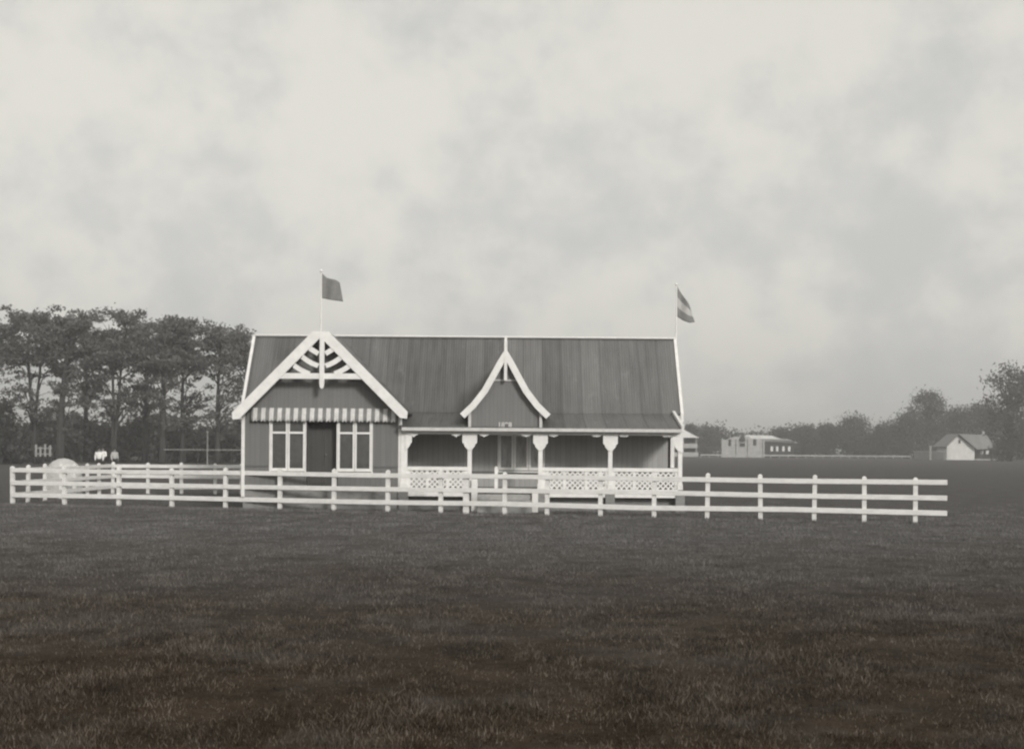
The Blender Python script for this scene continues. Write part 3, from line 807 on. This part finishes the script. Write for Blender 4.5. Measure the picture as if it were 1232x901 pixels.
# ------------------------------------------------------------------ trees
def leaf_quads(centers, radii, n_each, size, flat=.6, seed=0):
    r = np.random.default_rng(seed); out = []
    for (c, R, n) in zip(centers, radii, n_each):
        p = r.normal(size=(n,3))*np.array([R*.55, R*.55, R*.55*flat]) + np.array(c)
        out.append(p)
    p = np.concatenate(out); n = len(p)
    a = r.normal(size=(n,3)); a /= np.linalg.norm(a, axis=1, keepdims=True)
    b_ = r.normal(size=(n,3)); b_ -= a*np.sum(a*b_, 1, keepdims=True); b_ /= np.linalg.norm(b_, axis=1, keepdims=True)
    s = (size*(.5+.9*r.random(n)))[:,None]
    v = np.stack([p-a*s*.5, p+b_*s*.28, p+a*s*.5, p-b_*s*.28], 1)
    return v.reshape(-1,3)
def tall_tree(px, py_base, py_top, wpx, Y, label, seed, lean=0, fork=False, group=None, low=.3, mat=None, leaf=.3, dens=1.0, thick=1.0):
    r = random.Random(seed); X = PX(px, Y, py_base); s = F/Y
    H = PZ(px, py_top, Y); W = wpx/s/2
    t = thing('tall_tree', (X, Y, 0), label, 'tree', group)
    m = MB(); cs, Rs, ns = [], [], []
    stems = [(lean*H*.5, 0)] if not fork else [(-.06*H + lean*H*.4, .3), (.085*H + lean*H*.4, -.3)]
    for si, (dx, dy) in enumerate(stems):
        pts, rad = [], []
        for i in range(9):
            f = i/8
            pts.append((dx*f**1.15 + .1*math.sin(f*6+seed+si*2)*W*.5*f, dy*f*3 + .1*math.sin(f*5+seed), f*H*.92))
            rad.append((.0165*thick*H*(1-f)**.75*(.75 if fork else 1) + .03) * (1.35 if i == 0 else 1))
        m.tube(pts, rad, 8)
        def trunk_at(f):
            q = min(f, .91)/.92*8; i = min(int(q), 7); g_ = q-i
            return Vector(pts[i]).lerp(Vector(pts[i+1]), g_)
        nl = int(27/len(stems)) + 2
        for li in range(nl):
            hi = li < nl*.56
            fz = 1 - .27*r.random()**1.2 if hi else r.uniform(low-.07, .74)
            ang = r.uniform(0, 2*math.pi); rr = W*math.sqrt(r.random())*(1.0 if hi else .72*(.55 + fz*.6))
            st = trunk_at(max(.2, min(fz-.1-.14*r.random(), .86)))
            bx_ = trunk_at(min(fz, .9))
            e = Vector((bx_.x + rr*math.cos(ang), bx_.y + rr*math.sin(ang), fz*H*(1 - .12*(rr/W)**2) - .45))
            mid = st.lerp(e, .55) + Vector((r.uniform(-.3,.3), r.uniform(-.3,.3), .3))
            m.tube([st, mid, e], [.011*H*(1.05-fz)+.04, .045, .02], 5)
            k = r.uniform(.55, 1.25)
            cs.append(e); Rs.append(k*(.85 if hi else .7)); ns.append(int(k*(190 if hi else 95)*dens))
            for _ in range(4 if hi else 3):
                e2 = e + Vector((r.gauss(0,1.15), r.gauss(0,1.15), r.gauss(0,.55)))
                if e2.z > H-.3: e2.z = H - .3 - r.random()*.5
                m.tube([mid, mid.lerp(e2, .6) + Vector((0,0,.12)), e2], [.035, .025, .012], 4)
                k = r.uniform(.3, .85)
                cs.append(e2); Rs.append(k); ns.append(int(k*(140 if hi else 85)*dens))
    m.v = [tuple(Vector(v) + Vector((X, Y, 0))) for v in m.v]
    m.build('trunk', BARK, t, smooth=True)
    v = leaf_quads(cs, Rs, ns, leaf, .55, seed)
    mesh_np('crown', v, np.arange(len(v)), 4, mat or LEAF_L, t)
    return t
GL = 'tall trees in a row at the left edge of the field'
LT = [ # px, top, width px, depth, lean, fork, low, dens, label
 (-8, 388, 52, 128, 0, False, .22, 1.0, 'tall tree cut by the left edge of the photo, leafy almost to the ground'),
 (40, 376, 68, 131, .0, True, .34, 1.0, 'tall twin-stemmed tree with broad flat top at the left, a V of two trunks'),
 (72, 378, 50, 128, .08, False, .3, 1.35, 'tall tree with thick leaning trunk and a dense dark mass halfway up'),
 (104, 375, 46, 140, -.04, False, .5, .85, 'slim-stemmed tall tree just right of the thick leaning trunk'),
 (136, 381, 60, 130, .05, True, .42, .9, 'tall forked tree above the three people'),
 (174, 386, 44, 135, .02, False, .45, .9, 'thin straight tree next right of the forked tree'),
 (195, 383, 48, 128, .03, False, .34, .95, 'thick-footed straight tree in the middle of the right-hand group'),
 (219, 391, 46, 133, .02, False, .36, .8, 'straight tree between the thick-footed tree and the sparse last tree'),
 (262, 389, 56, 130, .0, False, .36, .5, 'sparse thin tree nearest the pavilion, sky showing through its crown'),
 (294, 396, 52, 134, .0, False, .3, .45, 'sparse tree partly behind the left end of the pavilion roof')]
for i, (px, tp, w, Y, ln, fk, lo, de, lab) in enumerate(LT):
    tall_tree(px, 556, tp-6, w*1.3, Y, lab, (57, 133)[i] if i < 2 else 20+i, ln, fk, GL, lo, None, .3, de, 1.7 if i == 2 else 1.3 if i == 6 else 1.0)

def mass(name, pts, label, cat, mat, seed, leaf=.5, kind='stuff'):
    cs = [Vector(p[:3]) for p in pts]; Rs = [p[3] for p in pts]; ns = [int(p[4]) for p in pts]
    v = leaf_quads(cs, Rs, ns, leaf, .8, seed)
    o = mesh_np(name, v, np.arange(len(v)), 4, mat)
    o['kind'] = kind; o['label'] = label; o['category'] = cat
    return o
r = random.Random(5)
# dense undergrowth behind the trees on the left
def thick_pts(px0, px1, Y0_, Y1_, topf, n, R, cnt):
    pts = []
    for _ in range(n):
        px = r.uniform(px0, px1); Y = r.uniform(Y0_, Y1_); zt = max(.6, PZ(px, topf(px), Y))
        z = zt*math.sqrt(r.random())*.95
        pts.append((PX(px, Y), Y, z, R*r.uniform(.7, 1.2), cnt))
    return pts
topL = lambda x: 513 + 5*math.sin(x*.06) + 4*math.sin(x*.17+1) + (6 if x > 230 else 0)
mass('undergrowth', thick_pts(-60, 330, 138, 152, topL, 620, 1.4, 80), 'dense dark undergrowth filling the space behind the tall tree trunks', 'undergrowth', LEAF_L, 3, .5)
def bush(px, py_top, wpx, Y, label, seed, mat=LEAF_D, group=None, cat='bush', leaf=.4, name='bush', n=40, cnt=60):
    rr = random.Random(seed); X = PX(px, Y); H = PZ(px, py_top, Y); W = wpx/F*Y/2
    t = thing(name, (X, Y, 0), label, cat, group)
    cs, Rs = [], []
    m = MB()
    for i in range(n):
        a = rr.uniform(0, 2*math.pi); f = rr.random(); zz = H*(.12 + .8*f); q = W*math.sqrt(max(.05, 1-((f-.35)/.72)**2))*math.sqrt(rr.random())
        e = Vector((q*math.cos(a), q*math.sin(a), zz)); cs.append(e); Rs.append(rr.uniform(.2,.34)*min(H, 2*W))
        if i % 3 == 0: m.tube([(X, Y, 0), (X+e.x*.4, Y+e.y*.4, zz*.5), (X+e.x, Y+e.y, zz)], [.09, .05, .02], 5)
    m.build('stem', BARK, t)
    v = leaf_quads(cs, Rs, [cnt]*len(cs), leaf, .8, seed); mesh_np('foliage', v, np.arange(len(v)), 4, mat, t)
bush(1, 482, 34, 118, 'dark bush at the left edge of the photo, below the tallest trees', 61, cnt=80)
bush(22, 541, 60, 121, 'low wide dark bush at the foot of the twin-stemmed tree', 62, n=30)

# pale picket gate and far rail on the left
YG = 119
gx, gz = P(52.5, 535.5, YG)
mat_pale = mat_plain('worn_white_wood', .22, .34, (3,3,3), .9)
GREYW = mat_plain('weathered_grey_wood', .17, .28, (3,3,3), .9)
t = thing('picket_gate', (gx, YG, 0), 'small weathered white picket gate between the left tree trunks', 'gate')
for q in (-.72, -.3, .15, .62):
    m = MB(); m.box(gx+q-.1, gx+q+.1, YG-.02, YG+.02, .75, gz+.15*math.sin(q*5)); m.build('pale', mat_pale, t)
for q in (.95, 1.5):
    m = MB(); m.box(gx-.8, gx+.8, YG+.021, YG+.06, q, q+.08); m.build('cross_rail', FARPALE, t)
for q in (-.86, .86):
    m = MB(); m.cbox(gx+q, YG+.04, .1, .1, 0, 1.6); m.build('gate_post', FARDARK, t)
YQ = 112
t = thing('rail_barrier', (PX(243, YQ), YQ, 0), 'thin pale single-rail barrier with dark posts under the sparse tree', 'barrier')
xa, xb = PX(197, YQ), PX(300, YQ); zr = PZ(243, 541, YQ)
m = MB(); m.beam((xa, YQ, zr), (xb, YQ, zr), .06, .085); m.build('rail', GREYW, t)
for i in range(6):
    x = xa + (xb-xa)*i/5; m = MB(); m.cbox(x, YQ+.07, .09, .08, 0, zr+.03); m.build('post', FARDARK, t)
x = PX(249.5, YQ-1); t = thing('marker_post', (x, YQ-1, 0), 'thin pale marker post rising above the single-rail barrier', 'post')
m = MB(); m.tube([(x, YQ-1, 0), (x, YQ-1, PZ(249, 520, YQ-1))], [.07, .05], 8); m.build('shaft', GREYW, t)
m = MB(); m.cbox(x, YQ-1, .22, .1, PZ(249,520,YQ-1), PZ(249,520,YQ-1)+.1); m.build('cap', GREYW, t)

# ------------------------------------------------------------------ right side: far buildings
# distant grandstand peeping out behind the pavilion
YS = 285; s_ = F/YS
xr_ = PX(841.5, YS, 525); xl_ = xr_-16
zr0, zr1 = PZ(830, 526.5, YS), PZ(830, 515, YS)
t = thing('far_grandstand', ((xl_+xr_)/2, YS, 0), 'far grandstand with pale hipped roof and banded tiers, half hidden by the pavilion corner', 'grandstand')
m = MB(); y1 = YS+8
xm0, xm1 = xl_+3.4, xr_-3.6; ym = YS+4
m.add([(xl_, YS, zr0), (xr_, YS, zr0), (xr_, y1, zr0), (xl_, y1, zr0), (xm0, ym, zr1), (xm1, ym, zr1)], [(0,1,5,4),(1,2,5),(2,3,4,5),(3,0,4),(0,3,2,1)]); m.build('roof', FARLIGHT, t)
m = MB(); m.box(xl_+.6, xr_-.6, YS+3, y1-.4, 0, zr0-.02); m.build('rear_wall', FARDARK, t)
za = PZ(830, 539, YS); zb2 = PZ(830, 533.5, YS)
m = MB(); m.box(xl_+.4, xr_-.4, YS+.3, YS+.5, za, zb2); m.build('upper_parapet', FARPALE, t)
m = MB(); m.box(xl_+.2, xr_-.2, YS+.1, YS+.35, 0.15, PZ(830, 544, YS)); m.build('lower_parapet', FARPALE, t)
m = MB(); m.box(xl_+.4, xr_-.4, YS+.55, YS+2.9, za, za+.2); m.build('deck', FARDARK, t)
for i in range(6):
    x = xl_+.6 + (xr_-xl_-1.2)*i/5; m = MB(); m.cbox(x, YS+.7, .2, .2, 0, zr0-.02); m.build('column', FARPALE, t)

# long pale hall
YH = 300
t = thing('far_hall', (PX(905, YH), YH, 0), 'far pale hall with stepped plaster front, small dark spire and long white-roofed dark wing', 'hall')
def hx(p): return PX(p, YH, 540)
def hz(y, p=895): return PZ(p, y, YH)
m = MB()
m.prism([(hx(868), 0), (hx(868), hz(529)), (hx(875), hz(529)), (hx(878), hz(526.5)), (hx(886), hz(525)), (hx(889), hz(525)), (hx(892.7), hz(521.5)), (hx(896.5), hz(525)), (hx(901), hz(525)), (hx(903), hz(527)), (hx(915), hz(528)), (hx(919.5), hz(529)), (hx(919.5), 0)][::-1], YH, YH+.4)
fac = m.build('facade', FARPALE, t)
m = MB(); m.box(hx(890), hx(896), YH-.15, YH-.003, hz(537), hz(533)); m.build('doorhead', FARDARK, fac)
for p, w, y0_, y1_ in ((878, 3, 536.5, 528.5), (908, 3.4, 535.5, 528.5)):
    m = MB(); m.box(hx(p-w/2), hx(p+w/2), YH-.12, YH-.003, hz(y0_), hz(y1_)); m.build('window', FARDARK, t)
for p in (868.8, 886.5, 900.5, 918.7):
    m = MB(); m.box(hx(p-.9), hx(p+.9), YH-.3, YH-.004, 0, hz(527.5)); m.build('pilaster', FARPALE, t)
m = MB(); xc = hx(893); m.add([(xc-.7, YH+.5, hz(530)), (xc+.7, YH+.5, hz(530)), (xc+.7, YH+1.9, hz(530)), (xc-.7, YH+1.9, hz(530)), (xc, YH+1.2, hz(519.5))], [(0,1,4),(1,2,4),(2,3,4),(3,0,4),(0,3,2,1)])
m.v = [(x, y-1.25, z) for x, y, z in m.v]; m.build('spire', FARDARK, t)
# dark wing running back to the right, pale monitor roof above
m = MB(); m.box(hx(919.7), hx(957), YH+1, YH+14, 0, hz(530)); wg = m.build('wing_wall', FARDARK, t)
m = MB(); m.box(hx(870), hx(919), YH+.42, YH+3, 0, hz(530.5)); m.build('hall_wall', FARPALE, t)
m = MB(); m.add([(hx(917), YH+.5, hz(530)), (hx(961), YH+.5, hz(532)), (hx(955), YH+7, hz(527)), (hx(917), YH+7, hz(526.5)), (hx(961), YH+14.4, hz(532)), (hx(917), YH+14.4, hz(531))], [(0,1,2,3),(3,2,4,5),(1,4,2)]); o_ = m.build('wing_roof', FARROOF, t); o_.modifiers.new('s','SOLIDIFY').thickness = .15
m = MB(); m.add([(hx(900), YH+2, hz(527.5)), (hx(943), YH+2, hz(528)), (hx(934.5), YH+6, hz(523.3)), (hx(902), YH+6, hz(522.8)), (hx(943), YH+10, hz(528)), (hx(900), YH+10, hz(527.5))], [(0,1,2,3),(3,2,4,5),(1,4,2),(0,3,5),(0,5,4,1)]); m.build('monitor_roof', FARLIGHT, t)
m = MB(); m.box(hx(901), hx(942), YH+2.3, YH+9.7, hz(531), hz(527.9)); m.build('monitor_wall', FARPALE, t)
for p in (929.5, 936, 943.5, 950.5):
    m = MB(); m.box(hx(p-1.4), hx(p+1.4), YH+.85, YH+.997, hz(542.5), hz(536.5)); m.build('shutter', FARWHITE, t)

# far running rail
YA = 282
t = thing('running_rail', (PX(965, YA), YA, 0), 'very long low white running rail in front of the far trees', 'rail')
for px0, px1 in ((843, 1096),):
    xa, xb = PX(px0, YA, 547), PX(px1, YA, 547); zz = PZ(950, 547.6, YA)
    m = MB(); m.beam((xa, YA, .62), (xb, YA, .62), .1, .3); m.build('rail', FARPALE, t)
    n = 24
    for i in range(n+1):
        m = MB(); m.cbox(xa+(xb-xa)*i/n, YA+.12, .14, .12, 0, .75); m.build('post', FARPALE, t)

# house at the right
YC = 268
def cz(y, p=1155): return PZ(p, y, YC)
def cx_(p): return PX(p, YC, 540)
t = thing('far_cottage', (cx_(1168), YC, 0), 'white-gabled cottage with long grey roof and dark verandah under the big right tree', 'house')
x0, x1, x2 = cx_(1139), cx_(1172.5), cx_(1199)
ze, zrg = cz(538), cz(522.5)
m = MB(); m.prism([(x0, 0), (x1, 0), (x1, cz(539)), (cx_(1152), cz(524.5)), (x0, cz(537))], YC, YC+6); m.build('gable_wall', FARWHITE, t)
m = MB(); m.box(cx_(1153), cx_(1155.5), YC-.06, YC-.003, cz(533.5), cz(529)); m.build('gable_window', FARDARK, t)
m = MB(); xa = cx_(1151.5)
m.slab([(xa, YC-.7, zrg+.12), (cx_(1134), YC-.7, cz(537.5)), (cx_(1134), YC+6.5, cz(537.5)), (xa, YC+6.5, zrg+.12)], .2)
m.add([(xa, YC-.7, zrg+.12), (cx_(1174), YC-.9, cz(540.5)), (cx_(1200), YC+1.2, cz(539)), (cx_(1194), YC+3.4, zrg), (xa, YC+6, zrg+.1)], [(0,1,2,3),(0,3,4)])
m.add([(xa, YC-.7, zrg+.12), (cx_(1194), YC+3.4, zrg), (cx_(1200), YC+7, cz(539)), (cx_(1174), YC+7, cz(540.5)), (xa, YC+6.6, zrg+.12)], [(0,1,2,3,4)])
o_ = m.build('roof', FARROOF, t)
m = MB(); m.box(cx_(1188), cx_(1191), YC+3, YC+3.8, zrg-.3, zrg+.75); m.build('chimney', FARPALE, o_)
m = MB(); m.box(x1+.05, x2-.3, YC+1.6, YC+5.8, 0, cz(540.5)); m.build('side_wall', FARDARK, t)
m = MB(); m.box(x1+.05, x2, YC-.2, YC+1.55, 0, .25); m.build('verandah_deck', FARPALE, t)
for p in (1182, 1199):
    m = MB(); m.cbox(cx_(p), YC+.3, .14, .14, .25, cz(540.5)); m.build('post', FARDARK, t)
for p, w in ((1184.5, 2.6), (1191, 3.4)):
    m = MB(); m.box(cx_(p-w/2), cx_(p+w/2), YC+1.4, YC+1.597, cz(546), cz(541.5)); m.build('window', FARWHITE, t)
YW = 266
t = thing('garden_wall', (PX(1119, YW), YW, 0), 'low pale grey wall with coping beside the white-gabled cottage', 'wall')
m = MB(); m.box(PX(1100, YW), PX(1136.5, YW), YW, YW+.4, 0, PZ(1119, 543.5, YW)); m.build('wall_body', mat_plain('grey_render', .18, .26, (1,1,1), .9), t)
m = MB(); m.box(PX(1099.5, YW), PX(1137, YW), YW-.07, YW+.47, PZ(1119, 543.5, YW)+.004, PZ(1119, 542.6, YW)); m.build('coping', FARPALE, t)
x = PX(1119.5, YW-3); t = thing('white_post', (x, YW-3, 0), 'tall white post standing before the low grey wall', 'post')
m = MB(); m.cbox(x, YW-3, .34, .3, 0, PZ(1119, 537, YW-3)); m.build('shaft', FARWHITE, t)
m = MB(); m.cbox(x, YW-3, .46, .42, PZ(1119, 537, YW-3), PZ(1119, 536, YW-3)); m.build('cap', FARWHITE, t)

# trees on the right
GR = 'trees beyond the far side of the field'
def round_tree(px, py_top, wpx, Y, label, seed, crown0=.25, leaf=.6, n=46, cnt=70, mat=LEAF_R, shape=1.0):
    rr = random.Random(seed); X = PX(px, Y); H = PZ(px, py_top, Y); W = wpx/F*Y/2
    t = thing('leafy_tree', (X, Y, 0), label, 'tree', GR)
    m = MB(); cs, Rs = [], []
    m.tube([(X, Y, 0), (X+.1*W*math.sin(seed), Y, H*.35), (X, Y, H*.8)], [.03*H+.08, .022*H+.04, .05], 8)
    for i in range(n):
        f = rr.random()**.85; a = rr.uniform(0, 2*math.pi)
        prof = math.sin(math.pi*min(1, (.16+.78*f))**shape)**.6
        wob = 1 + .25*math.sin(3*a+seed) + .15*math.sin(7*f*3+seed)
        q = W*prof*wob*math.sqrt(rr.random())*.92; zz = H*(crown0 + (.96-crown0)*f)
        e = Vector((q*math.cos(a), q*math.sin(a)*.8, zz)); cs.append(e); Rs.append(rr.uniform(.13,.26)*min(H, 1.6*W)+.3)
        if i % 2 == 0:
            m.tube([(X, Y, max(H*.15, zz*.62)), (X+e.x*.5, Y+e.y*.5, zz*.88), (X+e.x, Y+e.y, zz)], [.012*H+.04, .08, .03], 5)
    m.build('trunk', BARK, t, smooth=True)
    v = leaf_quads(cs, Rs, [cnt]*len(cs), leaf, .8, seed); mesh_np('crown', v, np.arange(len(v)), 4, mat, t)
RT = [
 (829, 511, 26, 330, 'small far tree rising just behind the grandstand roof'),
 (850, 518, 34, 345, 'low far tree between the grandstand and the pale hall'),
 (938, 517, 34, 340, 'far tree showing above the white roof of the hall'),
 (966, 514, 36, 335, 'round far tree right behind the end of the dark hall wing'),
 (994, 513, 34, 330, 'far tree second to the right of the hall, in the middle of the low row'),
 (1028, 503, 50, 325, 'broad double-headed tree tallest of the low middle row'),
 (1063, 512, 40, 330, 'pale-edged tree filling the dip left of the tall flat-topped tree'),
 (1092, 500, 44, 305, 'wide dark tree forming the left shoulder of the flat-topped tree'),
 (1115, 472, 50, 310, 'tall flat-topped tree standing above the low grey wall'),
 (1150, 492, 58, 318, 'spreading tree behind the cottage roof, left half'),
 (1180, 488, 50, 312, 'spreading tree behind the cottage chimney')]
for i, (px, tp, w, Y, lab) in enumerate(RT):
    round_tree(px, tp, w, Y, lab, 80+i*3, .1 if px != 1115 else .3, .5, 70 if w > 40 else 50, 105, LEAF_R, 1.0)
round_tree(1214, 440, 62, 246, 'very tall loose-crowned tree at the right edge beside the cottage', 140, .12, .55, 75, 62, LEAF_R, 1.1)
round_tree(1243, 446, 66, 240, 'tall tree cut by the right edge of the photo', 143, .08, .55, 75, 70, LEAF_R, 1.1)
bush(1216, 532, 46, 244, 'shaggy bush at the foot of the very tall right tree', 91, LEAF_R, leaf=.5, n=36)
topR = lambda x: 522 + 4*math.sin(x*.05) + 3*math.sin(x*.13) - (12 if x > 1075 else 0)
mass('far_wood', thick_pts(790, 1330, 350, 372, topR, 700, 2.6, 70), 'far dark wood closing the field behind the nearer trees', 'wood', LEAF_R, 9, .8)
mass('far_wood_edge', thick_pts(-420, 330, 360, 380, lambda x: 520 + 4*math.sin(x*.03), 500, 2.6, 40), 'distant wood seen between the left tree trunks', 'wood', LEAF_R, 10, 1.1)

def tuft_blades():
    c = np.array(tufts); n = 260
    P_ = np.repeat(c[:,:2], n, 0); R_ = np.repeat(c[:,2], n)
    k = len(P_); P_ = P_ + nrg.normal(size=(k,2))*R_[:,None]*.5
    H = .03 + .07*nrg.random(k)**2; a = nrg.random(k)*2*np.pi; W = .008
    v = np.zeros((k,3,3), dtype=np.float32)
    v[:,0] = np.stack([P_[:,0]-np.cos(a)*W, P_[:,1]-np.sin(a)*W, np.zeros(k)-.004], 1)
    v[:,1] = np.stack([P_[:,0]+np.cos(a)*W, P_[:,1]+np.sin(a)*W, np.zeros(k)-.004], 1)
    v[:,2] = np.stack([P_[:,0]+nrg.normal(size=k)*.4*H, P_[:,1]+nrg.normal(size=k)*.4*H, H], 1)
    return v.reshape(-1,3)
for q in np.arange(XL-.2, XW+.3, .35): tufts.append((q, Y0-.12, .4))
for q in np.arange(XW, E2[0]+1, .5): tufts.append((q, q*(E2[1]-A2[1])/(E2[0]-A2[0]) + A2[1]-A2[0]*(E2[1]-A2[1])/(E2[0]-A2[0]), .5))
for q in np.arange(A2[0], XW, .5): tufts.append((q, q*(E2[1]-A2[1])/(E2[0]-A2[0]) + A2[1]-A2[0]*(E2[1]-A2[1])/(E2[0]-A2[0]), .5))
bv = np.concatenate([blades(), tuft_blades()])
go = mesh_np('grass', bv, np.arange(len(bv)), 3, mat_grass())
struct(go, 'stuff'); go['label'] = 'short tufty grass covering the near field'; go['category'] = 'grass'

# ------------------------------------------------------------------ haze
HAZE = True
if HAZE:
    m, nt, N, L, bs = new_mat('haze_air')
    N.remove(bs); pv = N.new('ShaderNodeVolumePrincipled')
    pv.inputs['Color'].default_value = (.95, .945, .93, 1); pv.inputs['Density'].default_value = .0011; pv.inputs['Anisotropy'].default_value = .2
    L.new(pv.outputs[0], N['Material Output'].inputs['Volume'])
    b = MB(); b.box(-1520, 1520, -320, 1520, -1, 32); hz_ = b.build('haze', m); struct(hz_, 'stuff')
    hz_['label'] = 'thin pale haze lying over the field'; hz_['category'] = 'haze'

# ------------------------------------------------------------------ light
SUN_EL, SUN_AZ = math.radians(25), math.radians(152)      # azimuth from +Y clockwise: behind the camera, to its right
w = bpy.data.worlds.new('World'); scene.world = w; w.use_nodes = True
N, L = w.node_tree.nodes, w.node_tree.links
bg = N['Background']
sky = N.new('ShaderNodeTexSky'); sky.sky_type = 'NISHITA'; sky.sun_disc = False
sky.sun_elevation = SUN_EL; sky.sun_rotation = SUN_AZ; sky.dust_density = 6; sky.air_density = 1.5
bw = N.new('ShaderNodeRGBToBW'); L.new(sky.outputs[0], bw.inputs[0])
tc = N.new('ShaderNodeTexCoord'); sp = N.new('ShaderNodeSeparateXYZ'); L.new(tc.outputs['Generated'], sp.inputs[0])
def sky_noise(sc, scale, d, ro):
    mp = N.new('ShaderNodeMapping'); mp.inputs['Scale'].default_value = sc; L.new(tc.outputs['Generated'], mp.inputs['Vector'])
    mp.inputs['Location'].default_value = (11.7, 4.8, 8.2)
    return noise(N, L, mp.outputs[0], scale, d, ro)
n1 = sky_noise((1,1,1.3), 4.6, 6, .55)
n2 = sky_noise((1,1,1.1), 22, 4, .6)
cl = math_n(N, L, 'ADD', math_n(N, L, 'MULTIPLY', n1, .66), math_n(N, L, 'MULTIPLY', n2, .34))
mr = N.new('ShaderNodeMapRange'); mr.interpolation_type = 'SMOOTHSTEP'
L.new(cl, mr.inputs['Value']); mr.inputs['From Min'].default_value = .40; mr.inputs['From Max'].default_value = .61
mr.inputs['To Min'].default_value = 0; mr.inputs['To Max'].default_value = 1
# a high even overcast: the clear-sky brightness mixed with pale cloud
base = math_n(N, L, 'ADD', math_n(N, L, 'MULTIPLY', bw.outputs[0], .25), 3.65)
val = math_n(N, L, 'MULTIPLY', base, math_n(N, L, 'ADD', math_n(N, L, 'MULTIPLY', mr.outputs[0], .22), .922))
tint = mixc(N, L, (1.0,1.0,.975), (1.02,1.0,.92), mr.outputs[0])
cc = N.new('ShaderNodeVectorMath'); cc.operation = 'SCALE'; L.new(tint, cc.inputs[0]); L.new(val, cc.inputs['Scale'])
L.new(cc.outputs[0], bg.inputs['Color'])
bg.inputs['Strength'].default_value = .1
sl = bpy.data.lights.new('sun', 'SUN'); sl.energy = 1.5; sl.angle = math.radians(10); sl.color = (1, .97, .93)
so = bpy.data.objects.new('sun', sl); col.objects.link(so)
dirv = Vector((math.sin(SUN_AZ)*math.cos(SUN_EL), math.cos(SUN_AZ)*math.cos(SUN_EL), math.sin(SUN_EL)))
so.rotation_euler = dirv.to_track_quat('Z', 'Y').to_euler(); so.location = (20, -20, 40)

# ------------------------------------------------------------------ camera
cam = bpy.data.cameras.new('camera'); co = bpy.data.objects.new('camera', cam); col.objects.link(co)
cam.sensor_width = 36; cam.lens = F/1232*36; cam.shift_y = (HY-450.5)/1232
co.matrix_world = Matrix.Translation((0, 0, EYE)) @ Matrix.Rotation(math.pi/2, 4, 'X') @ Matrix.Rotation(ROLL, 4, 'Z')
cam.clip_end = 5000; cam.clip_start = .1
scene.camera = co
scene.view_settings.view_transform = 'Standard'; scene.view_settings.look = 'None'; scene.view_settings.exposure = .6; scene.view_settings.gamma = 1
scene.cycles.filter_width = 2.3
